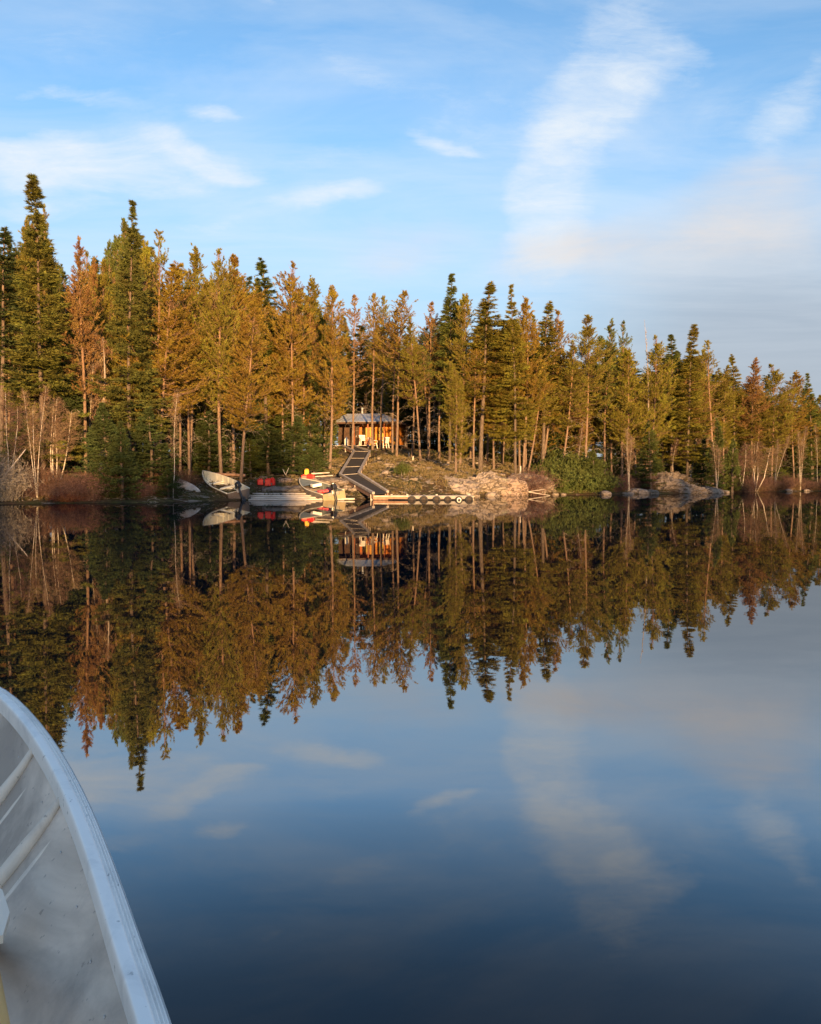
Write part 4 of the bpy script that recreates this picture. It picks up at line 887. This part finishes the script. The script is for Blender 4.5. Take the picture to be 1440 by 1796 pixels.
# ------------------------------------------------------------------ boardwalk with black matting and pale kerb boards
WOODE = mat('grey_kerb_wood', (.42, .38, .345), .9, var=(.26, .23, .21), scale=3)
bwk = empty('boardwalk', P(613, 833, 48)); tag(bwk, 'zigzag boardwalk with black matting and pale wooden edges from dock to cabin', 'walkway')
org = bwk.location.copy()
def L_(p): return Vector(p) - org
Lp = [P(600, 782, 69.4), P(621.5, 791.5, 66), P(596.5, 833.5, 48.2), P(655, 866.5, 41.4)]
Rp = [P(618, 781.5, 69.9), P(649, 792.5, 65.6), P(629, 831, 48.0), P(680, 864, 43.2)]
for s_ in range(3):
    a0_, a1, b0_, b1 = Lp[s_], Lp[s_ + 1], Rp[s_], Rp[s_ + 1]
    n = (4, 22, 9)[s_]
    for k in range(n):                                                # matting laid in lengths, with a slat between
        t0, t1 = k / n + .004, (k + 1) / n - .004
        q = [a0_.lerp(a1, t0), b0_.lerp(b1, t0), b0_.lerp(b1, t1), a0_.lerp(a1, t1)]
        q = [L_(p) for p in q]; mb = MB(); mb.add(q + [p - Vector((0, 0, .05)) for p in q], [(0, 1, 2, 3), (7, 6, 5, 4), (0, 4, 5, 1), (1, 5, 6, 2), (2, 6, 7, 3), (3, 7, 4, 0)]); mb.build('matting', MATB, bwk)
        if k % (8 if s_ == 1 else 9) == 0 and s_:
            MB().beam(q[0] + Vector((0, 0, .015)), q[1] + Vector((0, 0, .015)), .035, .02).build('slat', WOODP, bwk)
    for (p0, p1) in ((a0_, a1), (b0_, b1)):
        MB().beam(L_(p0) + Vector((0, 0, .05)), L_(p1) + Vector((0, 0, .05)), .135, .12).build('edge_board', WOODE, bwk)
        MB().beam(L_(p0) - Vector((0, 0, .14)), L_(p1) - Vector((0, 0, .14)), .06, .22).build('stringer', WOODR, bwk)
    for t in ((.3, .8), (.05, .25, .45, .65, .85), (.05, .5, .95))[s_]:
        for (p0, p1) in ((a0_, a1), (b0_, b1)):
            p = p0.lerp(p1, t); MB().beam(L_(p) - Vector((0, 0, .06)), L_((p.x, p.y, min(gz(p.x, p.y), p.z) - .4)), .1, .1).build('post', WOODP, bwk)

# ------------------------------------------------------------------ dock
dk = empty('floating_dock', (0, 42.2, 0)); tag(dk, 'long low wooden dock with tyres hung along its front', 'dock')
DX0, DX1, DY0, DY1 = P(655, 868, 42).x, P(829, 870, 42.4).x, 41.7, 43.4; DZ = .21
xs_ = DX0; 
while xs_ < DX1 - .05:
    MB().box((xs_ + .07, (DY0 + DY1) / 2 - 42.2, DZ - .02 + .004 * math.sin(xs_ * 40)), (.132, DY1 - DY0 + .02 * math.sin(xs_ * 13), .04)).build('deck_plank', WOODP if int(xs_ * 31) % 3 else WOODW, dk); xs_ += .143
for yy in (DY0 + .05, (DY0 + DY1) / 2, DY1 - .05): MB().beam((DX0, yy - 42.2, DZ - .12), (DX1, yy - 42.2, DZ - .12), .06, .15).build('stringer', WOODR, dk)
XS = P(716, 872, 42).x
MB().beam((XS, DY0 - 42.2 - .03, DZ - .07), (DX1, DY0 - 42.2 - .03, DZ - .07), .04, .16).build('front_board', mat('grey_white_board', (.33, .31, .29), .8, var=(.22, .20, .185), scale=5), dk)
MB().beam((DX0, DY0 - 42.2 - .03, DZ - .015), (XS, DY0 - 42.2 - .03, DZ - .015), .04, .05).build('front_board', WOODW, dk)
MB().beam((DX0, DY0 - 42.2 - .04, .045), (XS, DY0 - 42.2 - .04, .045), .06, .05).build('lower_rail', WOODR, dk)
for xx in (DX0 + .1, DX0 + .9, XS - .05, XS + 1.5, DX1 - .1): MB().beam((xx, DY1 - 42.2 + .04, DZ + .05), (xx, DY1 - 42.2 + .04, -1.2), .1, .1).build('pile', WOODP, dk)
for k in range(3): MB().box((XS + .7 + k * 1.1, .3, .0), (.9, 1.0, .22)).build('float', WHITE, dk)
for k, (a, ring) in enumerate(((722.5, 0), (743.5, 0), (766, 0), (785.5, 0), (805, 1), (823, 0))):
    xx = P(a, 872, 41.6).x; o = empty('dock_tyre', (xx, DY0 - .16, .015), (R(90), 0, .03 * math.sin(k * 5)))
    r_ = (.205, .21, .20, .18, .185, .20)[k]
    tag(o, ['first tyre on the dock front, nearest the boardwalk', 'second tyre on the dock front, a large black one', 'third tyre on the dock front, just before the small one', 'smallest black tyre on the dock front, fourth in line', 'dock tyre with the bright white ring inside it', 'last tyre at the far right end of the dock'][k], 'tyre', 'tyres along the dock front')
    MB().lathe([(r_ * .55, -.06), (r_ * .8, -.075), (r_ * .97, -.055), (r_, 0), (r_ * .97, .055), (r_ * .8, .075), (r_ * .55, .06), (r_ * .5, 0), (r_ * .55, -.06)], 28).build('tread', RUBBER, o, smooth=True)
    if ring: MB().lathe([(r_ * .32, .03), (r_ * .36, .072), (r_ * .58, .078), (r_ * .60, .05)], 24).build('rim', WHITE, o, smooth=True)
    MB().lathe([(0, .012), (r_ * .5, .012), (r_ * .52, -.01), (0, -.012)], 20).build('hub', mat('dark_hub', (.05, .035, .03), .7), o)
mb = MB(); mb.tube([(XS - 1.0, DY0 - .17, .05)] + [(XS + .1 + i * .31, DY0 - .17, .04 + .012 * math.sin(i * 2.2)) for i in range(11)], .018, 6)
tag(mb.build('mooring_rope', RUBBER, smooth=True), 'dark rope threaded along the line of dock tyres', 'rope')

# ------------------------------------------------------------------ pole slip between the boats
for k, (a, b_, r_) in enumerate([((440, 863.2, 43.4), (600, 862.5, 44.2), .05), ((440, 866.5, 42.8), (565, 866, 43.2), .055), ((438, 870, 42.1), (575, 870, 42.3), .06), ((440, 873.5, 41.4), (560, 873, 41.8), .055), ((436, 876.5, 40.9), (604, 876, 41.0), .05), ((560, 875.6, 41.0), (622, 875.0, 41.2), .05)]):
    pa, pb_ = P(*a), P(*b_)
    log(pa, pb_, r_, r_ * .9, ['uppermost pole of the log slip between the boats', 'second pole down of the log slip between the boats', 'middle pole of the log slip between the boats', 'fourth pole down of the log slip between the boats', 'longest pole of the log slip, lowest and touching the water', 'short white pole sticking out past the stern of the grey boat'][k], WOODP if k < 5 else WOODW, 'slip_pole', 'pole', bend=.0)['group'] = 'poles of the boat slip'
for a in (450, 490, 535):
    p0, p1 = P(a, 878, 40.9), P(a + 4, 862, 44.0); p0.z, p1.z = -.02, .10
    log(p0, p1, .06, .05, ['cross pole under the log slip beside the cream boat', 'cross pole under the middle of the log slip', 'cross pole under the log slip beside the grey boat'][(a - 450) // 40], WOODP, 'cross_pole', 'pole')

# ------------------------------------------------------------------ boats
ALU_D = mat('weathered_hull', (.20, .17, .15), .5, .3, var=(.13, .10, .085), scale=2)
CREAM = mat('cream_paint', (.86, .84, .72), .5, var=(.70, .68, .57), scale=3, thr=(.45, .75), spec=.4)
GREYI = mat('grey_green_liner', (.20, .23, .22), .7, var=(.14, .16, .155), scale=4)
TAN = mat('tan_transom', (.32, .26, .16), .6, var=(.25, .20, .12), scale=4)
BLK = mat('black_engine', (.012, .012, .014), .3, spec=.5)
REDP = mat('red_plastic', (.58, .014, .008), .5, spec=.5)
YEL = mat('yellow_plastic', (.75, .38, .02), .5, spec=.5)
PINK = mat('faded_red_cloth', (.62, .12, .12), .9, var=(.4, .08, .09), scale=9)
SILV = mat('dull_aluminium', (.55, .55, .55), .45, .7)
def hull_sections(L, B, H, n=18, m=7, off=0.0, bowrise=.25):
    """stations from stern (x=0) to bow (x=L); each a half section keel -> gunwale mirrored"""
    S = []
    for i in range(n + 1):
        t = i / n; x = L * t
        b = B / 2 * (1 - max(0, (t - .35) / .65) ** 2.2) * (.90 + .10 * min(1, t / .35)); b = max(b - off, .012)
        zk = .55 * H * max(0, (t - .72) / .28) ** 2 + off; zg = H + bowrise * t ** 2.2
        row = []
        for j in range(-m, m + 1):
            q = abs(j) / m; sg = 1 if j >= 0 else -1
            if q < .5: y = b * .80 * (q / .5); z = zk + (.10 * (q / .5) * (1 + 2 * t)) * H
            else: r = (q - .5) / .5; y = b * (.80 + .20 * r ** .6); z0 = zk + .10 * (1 + 2 * t) * H; z = z0 + (zg - z0) * r
            row.append((x - (off * 1.5 if t == 1 else 0) + (off if t == 0 else 0) + (.22 * H * q if t > .97 else 0) * 0, sg * y, z))
        S.append(row)
    return S
def loft(mb, S, flip=False, mi=0):
    V = [p for r in S for p in r]; k = len(S[0]); F = []
    for i in range(len(S) - 1):
        for j in range(k - 1):
            f = (i * k + j, (i + 1) * k + j, (i + 1) * k + j + 1, i * k + j + 1); F.append(f[::-1] if flip else f)
    mb.add(V, F, mi)
def boat(name, stern, bow, L, B, H, roll, hullm, inm, rimm, label, seats, seatm):
    d = bow - stern; yaw = math.atan2(d.y, d.x); pitch = math.atan2(d.z, math.hypot(d.x, d.y))
    o = empty(name, stern); M = Matrix.Rotation(yaw, 4, 'Z') @ Matrix.Rotation(-pitch, 4, 'Y') @ Matrix.Rotation(roll, 4, 'X'); o.rotation_euler = M.to_euler()
    tag(o, label, 'motor boat')
    A = hull_sections(L, B, H); Bs = hull_sections(L, B, H, off=.035)
    mb = MB(); loft(mb, A); k = len(A[0]); mb.add(A[0], [tuple(range(k))]); h = mb.build('hull', hullm, o, smooth=False)
    mb = MB(); loft(mb, Bs, True); mb.add(Bs[0], [tuple(range(k))[::-1]]); mb.build('liner', inm, o)
    for sg in (0, -1):
        pts = [r[sg] for r in A]; mb = MB()
        mb.tube([(p[0], p[1] * .992, p[2] + .005) for p in pts], .03, 6); mb.build('gunwale', rimm, o, smooth=True)
        kk = k * 3 // 4 if sg == -1 else k // 4
        mb = MB(); mb.tube([(r[kk][0], r[kk][1] * 1.01, r[kk][2]) for r in A[:-2]], .014, 5); mb.build('rub_strake', rimm, h, smooth=True)
    MB().box((.06, 0, H * .55), (.05, B * .80, H * .80)).build('transom', inm, o)
    for (t, wd, hh) in seats:
        i = int(t * 18); b = abs(A[i][0][1]) * 1.86; MB().box((A[i][0][0], 0, H * hh), (wd, b, .05)).build('bench_seat', seatm, o, bevel=.01)
        MB().box((A[i][0][0], 0, H * hh * .5), (wd * .8, b * .86, H * hh - .12)).build('seat_box', inm, o)
    for i in (3, 5, 8, 10, 12, 14):                                   # ribs
        mb = MB(); mb.tube([(p[0], p[1] * .985, p[2] + .01) for p in Bs[i]], .014, 4); mb.build('rib', seatm, o)
    return o
def motor(name, par, x, z, tilt, label):
    """outboard: a thing of its own, clamped on the transom"""
    o = empty(name); o.matrix_world = par.matrix_basis @ Matrix.Translation((x, 0, z)) @ Matrix.Rotation(tilt, 4, 'Y')
    tag(o, label, 'outboard motor')
    cw = MB(); cw.box((-.20, 0, .30), (.44, .26, .24), taper=.78); cw.build('cowling', BLK, o, bevel=.05)
    MB().box((-.20, 0, .15), (.40, .25, .07)).build('engine_pan', BLK, o, bevel=.02)
    MB().box((-.17, 0, -.18), (.16, .10, .62), taper=.9).build('leg', BLK, o, bevel=.02)
    MB().box((-.20, 0, -.55), (.34, .09, .09)).build('gear_case', BLK, o, bevel=.03)
    MB().box((-.24, 0, -.44), (.34, .2, .015)).build('cavitation_plate', BLK, o)
    pr = MB()
    for a in range(3): pr.box((-.40, .07 * math.cos(a * 2.09), -.55 + .07 * math.sin(a * 2.09)), (.02, .06, .12), Matrix.Rotation(a * 2.09, 3, 'X'))
    pr.build('propeller', BLK, o)
    MB().box((-.03, 0, .02), (.10, .2, .2)).build('clamp_bracket', SILV, o)
    MB().tube([(-.05, .03, .22), (.25, .06, .27), (.55, .1, .30)], [.018, .016, .02], 8).build('tiller', BLK, o, smooth=True)
    MB().lathe([(.05, 0), (.05, .03), (.03, .05)], 10, Matrix.Translation((-.2, 0, .42))).build('starter_cap', SILV, o)
    return o
st1 = P(421, 875.5, 41.3); bw1 = P(360, 846, 45.7); st1.z = -.02; bw1.z = .80
b1 = boat('motor_boat', st1, bw1, (bw1 - st1).length, 1.34, .50, R(-13), ALU_D, CREAM, CREAM, 'open motor boat with cream interior pulled up bow first beside the fallen log', [(.12, .30, .62), (.42, .28, .62), (.70, .26, .66)], CREAM)
motor('outboard_motor', b1, -.02, .50, R(28), 'black outboard motor on the stern of the cream boat')
st2 = P(587, 874, 41.0); bw2 = P(529, 857, 45.2); st2.z = -.05; bw2.z = .42
b2 = boat('motor_boat', st2, bw2, (bw2 - st2).length, 1.30, .46, R(-11), mat('grey_hull', (.30, .27, .24), .5, .2, var=(.22, .19, .17), scale=3), GREYI, mat('pale_trim', (.66, .60, .46), .5), 'grey lined motor boat with tan transom and red gear beside the boardwalk', [(.15, .26, .6), (.45, .26, .6)], GREYI)
for yy, ww, zz, hh in ((0, .62, .17, .26), (-.45, .30, .25, .42), (.45, .30, .25, .42)): MB().box((-.03, yy, zz), (.05, ww, hh)).build('transom_board', TAN, b2, bevel=.015)
fd = MB(); A = hull_sections((bw2 - st2).length, 1.24, .46); rows = A[11:18]; fd.add([p for r in rows for p in (r[0], r[-1])], [(2 * i, 2 * i + 2, 2 * i + 3, 2 * i + 1) for i in range(len(rows) - 1)]); fd.build('fore_deck', GREYI, b2)
motor('outboard_motor', b2, .0, .46, R(10), 'black outboard motor on the tan stern of the grey boat')
def inboat(par, x, y, z): return par.matrix_basis @ Vector((x, y, z))
o = empty('cooler_box', inboat(b2, 2.45, -.05, .50), b2.rotation_euler); tag(o, 'white box with a grey lid panel on the deck of the grey boat', 'box')
MB().box((0, 0, .06), (.36, .52, .16)).build('body', WHITE, o, bevel=.02); MB().box((0, 0, .145), (.2, .34, .012)).build('lid_panel', mat('grey_panel', (.25, .25, .25), .6), o)
o = empty('life_jacket', inboat(b2, 1.15, .05, .36), b2.rotation_euler); tag(o, 'faded red life jacket heaped on the seat of the grey boat', 'life jacket')
for k, (dx, dy, s) in enumerate(((0, -.2, .3), (.05, .16, .32))): MB().box((dx, dy, .06), (.34, s, .12)).build('float_panel', PINK, o, bevel=.04)
MB().box((-.2, 0, .05), (.16, .36, .1)).build('collar', PINK, o, bevel=.03)
o = empty('fuel_tank', inboat(b2, .62, .32, .18), b2.rotation_euler); tag(o, 'black fuel tank on the floor near the grey boat stern', 'fuel tank')
MB().box((0, 0, .12), (.3, .4, .24)).build('body', BLK, o, bevel=.04); MB().lathe([(.04, .24), (.04, .28), (0, .28)], 10).build('cap', REDP, o)

def jerry(px, py, Yn, h, w_, m_, label, rz=0, name='fuel_can', group=None):
    p = P(px, py, Yn); p.z = max(p.z, gz(p.x, p.y) - .02)
    o = empty(name, p, (0, 0, rz)); tag(o, label, 'fuel can', group)
    MB().box((0, 0, h * .43), (w_, w_ * .62, h * .86), taper=.92).build('body', m_, o, bevel=.035)
    MB().beam((-w_ * .22, 0, h * .93), (w_ * .28, 0, h * .93), .04, .035).build('handle', m_, o, bevel=.01)
    MB().beam((w_ * .26, 0, h * .84), (w_ * .26, 0, h * .93), .035, .035).build('handle_post', m_, o)
    MB().lathe([(.045, 0), (.045, .06), (0, .065)], 12, Matrix.Translation((-w_ * .34, 0, h * .86))).build('cap', BLK, o)
    return o
jerry(456.5, 855, 44.4, .36, .32, REDP, 'smaller darker red fuel can behind the log slip', .3)
jerry(470, 855, 44.5, .43, .34, REDP, 'tall red fuel can behind the log slip, left one of a touching pair', .1)
jerry(477.5, 855, 44.7, .44, .30, REDP, 'tall red fuel can behind the log slip, right one of a touching pair', -.3)
jerry(534, 841.5, 45.9, .30, .40, REDP, 'wide red fuel tank left of the yellow can behind the grey boat', .2, 'fuel_tank')
jerry(545, 841.5, 45.8, .32, .44, REDP, 'wide red fuel tank right of the yellow can behind the grey boat', -.2, 'fuel_tank')
jerry(538, 834.5, 46.3, .40, .26, YEL, 'yellow can standing up behind the two red tanks', 0)

# upturned canoe: hull loft turned over, pale and stained
cs, cb_ = P(303, 856, 43.2), P(349, 868, 41.6); cs.z, cb_.z = .86, .30
d = cb_ - cs; Lc = d.length + 1.6; cs = cs - d.normalized() * 1.5
cn = empty('canoe', cs); cn.rotation_euler = (Matrix.Rotation(math.atan2(d.y, d.x), 4, 'Z') @ Matrix.Rotation(-math.atan2(d.z, math.hypot(d.x, d.y)), 4, 'Y') @ Matrix.Rotation(R(180), 4, 'X')).to_euler()
tag(cn, 'upturned pale stained canoe half hidden by the small fir at the shore', 'canoe')
def canoe_sec(L, B, H, off=0):
    S = []
    for i in range(19):
        t = i / 18; e = math.sin(math.pi * min(max(t, .0), 1)) ** .6; b = max(B / 2 * e - off, .01); rocker = .30 * (abs(t - .5) * 2) ** 4
        S.append([(L * t, b * math.sin(q), -H * .5 * math.cos(q) * (1 if True else 1) + rocker * (1 if abs(math.sin(q)) > .9 else .55) + off) for q in np.linspace(-1.57, 1.57, 11)])
    return S
mb = MB(); loft(mb, canoe_sec(Lc, .86, .70)); mb.build('hull', mat('stained_pale_hull', (.74, .66, .60), .5, .05, var=(.50, .36, .30), scale=3.5, thr=(.45, .7)), cn, smooth=True)
mb = MB(); loft(mb, canoe_sec(Lc, .82, .66, .01), True); mb.build('liner', ALU_D, cn, smooth=True)
for sg in (0, -1): MB().tube([r[sg] for r in canoe_sec(Lc, .86, .70)], .022, 6).build('gunwale', WOODW, cn, smooth=True)
for t in (5, 12): r = canoe_sec(Lc, .86, .70)[t]; MB().beam(r[0], r[-1], .05, .02).build('thwart', WOODW, cn)

# ------------------------------------------------------------------ the aluminium boat the photographer sits in
def alu_mat(name, col, col2, rough, metal, streak=(1, 1, 1), dirt=(.30, .27, .25), bump=.15):
    m = bpy.data.materials.new(name); m.use_nodes = True; t = NT(m.node_tree); b = t.n['Principled BSDF']
    b.inputs['Metallic'].default_value = metal; co = t.new('ShaderNodeTexCoord').outputs['Object']
    g = t.mix(t.ramp(t.noise(t.mapping(co, scale=streak), 2.4, 7, .62, .8), [(.34, 0), (.66, 1)]), col, col2)
    g = t.mix(t.math('MULTIPLY', t.ramp(t.noise(t.mapping(co, loc=(3, 1, 2)), 5.5, 8, .7, .5), [(.52, 0), (.72, 1)]), .55), g, dirt)
    g = t.mix(t.math('MULTIPLY', t.ramp(t.noise(t.mapping(co, loc=(7, 1, 2), scale=(1, 1, 1)), 55, 3, .6), [(.66, 0), (.70, 1)]), .5), g, tuple(c * .5 for c in dirt))
    t.put(b.inputs['Base Color'], g)
    t.put(b.inputs['Roughness'], t.math('MULTIPLY_ADD', t.noise(co, 9, 5), .25, rough - .12))
    bp = t.new('ShaderNodeBump'); bp.inputs['Strength'].default_value = bump; bp.inputs['Distance'].default_value = .016
    t.put(bp.inputs['Height'], t.math('ADD', t.noise(co, 4, 6, .6), t.math('MULTIPLY', t.noise(co, 60, 4, .6), .12))); t.put(b.inputs['Normal'], bp.outputs[0])
    return m
ALUIN = alu_mat('dull_interior_aluminium', (.38, .325, .275), (.84, .73, .615), .6, .06, (1.0, 1.0, 1.6), (.30, .27, .25), bump=.6)
ALUG = alu_mat('bright_gunwale_aluminium', (.88, .87, .84), (.94, .93, .91), .42, .25, (1, 1, 1), (.42, .44, .46), .08)
ALUR = alu_mat('rib_aluminium', (.74, .66, .56), (.84, .77, .68), .55, .1, bump=.2)
# outer gunwale edge in plan, read off the photograph at sheer height (0.50 rising to 0.60 m above the water)
gpx = [(303, 1800), (279, 1730), (252, 1660), (228, 1590), (203, 1520), (176, 1450), (147, 1385), (112, 1322), (72, 1266), (30, 1222), (-6, 1198)]
def onz(px, py, z):
    a = P(px, py, 1.0) - Vector((0, 0, CAMZ)); return Vector((0, 0, CAMZ)) + a * ((z - CAMZ) / a.z)
G = [onz(px, py, .50 + .10 * (i / 10) ** 1.5) for i, (px, py) in enumerate(gpx)]
a, b_ = G[-2], G[-1]; dirv = (b_ - a).normalized()
tipdir = dirv
ext = []; p = b_.copy(); ang = math.atan2(dirv.y, dirv.x)
for k in range(6):
    ang += R(7); p = p + Vector((math.cos(ang), math.sin(ang), .05)) * .17; ext.append(p.copy())
back = []; d0 = (G[0] - G[1]).normalized(); ang = math.atan2(d0.y, d0.x); p = G[0].copy()
for k in range(11):
    ang -= R(1.2); p = p + Vector((math.cos(ang), math.sin(ang), 0)) * .25; back.append(p.copy())
RG = back[::-1] + G + ext                                             # stern to bow, right-hand gunwale
bowp = RG[-1].copy(); ax = Vector((RG[0].x - bowp.x, RG[0].y - bowp.y, 0)).normalized()
# keel line: turned so that the boat is 1.45 m wide at the stern
th = math.asin(.68 / Vector((RG[0].x - bowp.x, RG[0].y - bowp.y, 0)).length)
kd = Matrix.Rotation(-th, 3, 'Z') @ ax
def fr(p): 
    r = Vector((p.x - bowp.x, p.y - bowp.y, 0)); s = r.dot(kd); return s, r - kd * s
LG = []
for p in RG:
    s, lat = fr(p); q = Vector((bowp.x, bowp.y, 0)) + kd * s - lat; q.z = p.z; LG.append(q)
ab = empty('aluminium_boat', (RG[8].x, RG[8].y, 0)); tag(ab, 'bare aluminium boat with ribbed inside filling the lower left corner', 'rowing boat')
ao = ab.location.copy()
def section(i, off=0.0, m=12):
    """from right gunwale down to the keel: flared side, rounded turn, flat bottom kept above the waterplane inside"""
    p = RG[i]; s, lat = fr(p); b = max(lat.length, .01); out = []
    n = lat.normalized() if lat.length > .02 else Vector((0, 0, 0)); kx = Vector((bowp.x, bowp.y, 0)) + kd * s
    zb = .055 + .30 * max(0, 1 - s / .9) ** 2 + off
    for j in range(m + 1):
        q = j / m
        if q < .62: r = q / .62; y = b * (1 - .42 * r ** 1.15); z = p.z + (zb + .06 - p.z) * r
        else: r = (q - .62) / .38; y = b * (.58 * (1 - r)); z = zb + .06 * (1 - r) ** 2
        out.append(kx + n * max(y - off, 0) + Vector((0, 0, z)))
    return out
def skin(off, flip, name, m_):
    mb = MB(); SR, SL = [], []
    for i in range(len(RG)):
        r = section(i, off); s, lat = fr(RG[i]); SR.append([tuple(p - ao) for p in r])
        l = []
        for p in r:
            s2, lt = fr(p); q = Vector((bowp.x, bowp.y, 0)) + kd * s2 - lt; q.z = p.z; l.append(tuple(q - ao))
        SL.append(l)
    loft(mb, SR, flip); loft(mb, SL, not flip)
    st_ = SR[0] + SL[0][::-1][1:]; mb.add(st_, [tuple(range(len(st_)))])
    o = mb.build(name, m_, ab, smooth=True); s_ = o.modifiers.new('smooth', 'SUBSURF'); s_.levels = s_.render_levels = 1; return o
skin(.012, True, 'inner_skin', ALUIN); skin(0.0, False, 'hull', SILV)
# gunwale extrusion: flat inner cap, then a stepped, grooved outer lip
def extrude(line, prof, name, m_, side=1):
    mb = MB(); S = []
    for i, p in enumerate(line):
        t = (line[min(i + 1, len(line) - 1)] - line[max(i - 1, 0)]); t.z = 0; t.normalize(); n = Vector((t.y, -t.x, 0)) * side
        S.append([tuple(p + n * a_ + Vector((0, 0, c_)) - ao) for a_, c_ in prof])
    loft(mb, S, side < 0); o = mb.build(name, m_, ab, smooth=False); s_ = o.modifiers.new('smooth', 'SUBSURF'); s_.levels = s_.render_levels = 2; s_.subdivision_type = 'CATMULL_CLARK'
    return o
prof = [(-.036, -.030), (-.037, -.004), (-.035, .0045), (-.032, .006), (-.024, .0065), (-.0165, .006), (-.0158, .0015), (-.0135, .0015), (-.0128, .0045), (-.0112, .0045), (-.0105, 0), (-.0088, 0), (-.0082, .003), (-.0066, .003), (-.006, -.002), (-.0042, -.002), (-.0036, .0005), (-.0012, -.001), (.0005, -.006), (.002, -.008), (.002, -.030), (-.004, -.036)]
extrude(RG, prof, 'gunwale', ALUG, 1); extrude(LG, prof, 'gunwale', ALUG, -1)
# ribs pressed across the inside, bowed where they meet the gunwale
def rib_at(px, py, w0=.020):
    best = min(range(len(RG)), key=lambda i: (RG[i] - onz(px, py, .52)).length); return best
def surf(fi, off, q):
    i = max(0, min(len(RG) - 2, int(fi))); f = fi - i; A_, B_ = section(i, off), section(i + 1, off)
    k = q * 12; j = min(11, int(k)); g = k - j
    return (A_[j].lerp(A_[j + 1], g)).lerp(B_[j].lerp(B_[j + 1], g), f)
def rib(fi, name='rib', sweep=1.6, kr=1.0, off=.018):
    mb = MB(); line = []; 
    for k in range(15):
        q = .02 + .98 * k / 14; line.append((surf(fi, off, q), q))
    pts = [l[0] - ao for l in line]; rad = [(.006 + .009 * min(1, (l[1] - .02) / .14)) * kr for l in line]
    mb.tube(pts, rad, 8); mb.build(name, ALUR, ab, smooth=True)
    pts2 = []
    for l, q in line:
        s_, lt = fr(l); qv = Vector((bowp.x, bowp.y, 0)) + kd * s_ - lt; qv.z = l.z; pts2.append(qv - ao)
    MB().tube(pts2, rad, 8).build(name, ALUR, ab, smooth=True)
NB = len(back)
for fi in (NB + 6.15, NB + 7.55, NB + 10.0, NB - 3, NB - 6): rib(fi); rib(fi - .34, 'pressed_ridge', kr=.75, off=.004)
for t in range(0, 24, 3):                                                # rivets under the gunwale
    fi = NB + .3 + t * .42; p = surf(min(fi, len(RG) - 1.01), .014, .085) - ao
    MB().lathe([(.0, .0015), (.002, .001), (.0026, 0)], 8, Matrix.Translation(p) @ Matrix.Rotation(R(70), 4, 'Y')).build('rivet', SILV, ab)

# thwart, its riser bracket, and the paddle lying against the side
def along(s0, z, f):
    i = min(range(len(RG)), key=lambda i: abs(fr(RG[i])[0] - s0)); s_, lat = fr(RG[i]); return Vector((bowp.x, bowp.y, 0)) + kd * s0 + lat * f + Vector((0, 0, z)) - ao
_t = onz(4, 1590, .30); sT = (Vector((_t.x, _t.y, 0)) - Vector((bowp.x, bowp.y, 0))).dot(kd)
for s0 in (sT + .10, sT + 1.7):
    MB().beam(along(s0, .30, .80), along(s0, .30, -.80), .26, .03).build('thwart', ALUR, ab, bevel=.008)
    for f in (.74, -.74): MB().beam(along(s0, .09, f * .8), along(s0, .285, f), .22, .012, up=(1, 0, 0)).build('thwart_bracket', ALUIN, ab)
plc = [onz(-40, 1535, .47), onz(4, 1560, .47), onz(17, 1600, .46), onz(5, 1640, .45), onz(-40, 1650, .45)]
mb = MB(); q5 = [p - ao for p in plc]; mb.add([tuple(p) for p in q5] + [tuple(p - Vector((0, 0, .012))) for p in q5], [(4, 3, 2, 1, 0), (5, 6, 7, 8, 9)] + [(i, (i + 1) % 5, (i + 1) % 5 + 5, i + 5) for i in range(5)]); mb.build('corner_plate', ALUR, ab)
pw = mat('varnished_yellow_wood', (.80, .46, .12), .35, var=(.66, .34, .07), scale=3, stretch=(1, 1, .3), spec=.5)
pa_, pb_ = onz(-34, 1600, .30), onz(0, 1830, .50)
pd = empty('wooden_paddle', pa_); tag(pd, 'yellow varnished wooden paddle shaft at the lower left corner of the boat', 'paddle')
q = pb_ - pa_; qn = q.normalized()
MB().tube([Vector((0, 0, 0)), q * .5, q, q + qn * .5], [.013, .013, .013, .014], 12).build('shaft', pw, pd, smooth=True)
bl = MB(); dn = -qn; sd = qn.cross(Vector((0, 0, 1))).normalized(); up_ = sd.cross(qn)
wl = [(0, .016), (.06, .03), (.15, .065), (.32, .08), (.45, .07), (.50, .03)]
Vb = []
for l_, h_ in wl: Vb += [dn * l_ + sd * h_ + up_ * .004, dn * l_ - sd * h_ + up_ * .004, dn * l_ - sd * h_ - up_ * .004, dn * l_ + sd * h_ - up_ * .004]
Fb = [(3, 2, 1, 0)] + [(i * 4 + j, i * 4 + (j + 1) % 4, i * 4 + 4 + (j + 1) % 4, i * 4 + 4 + j) for i in range(5) for j in range(4)] + [(20, 21, 22, 23)]
bl.add([tuple(v_) for v_ in Vb], Fb).build('blade', pw, pd)
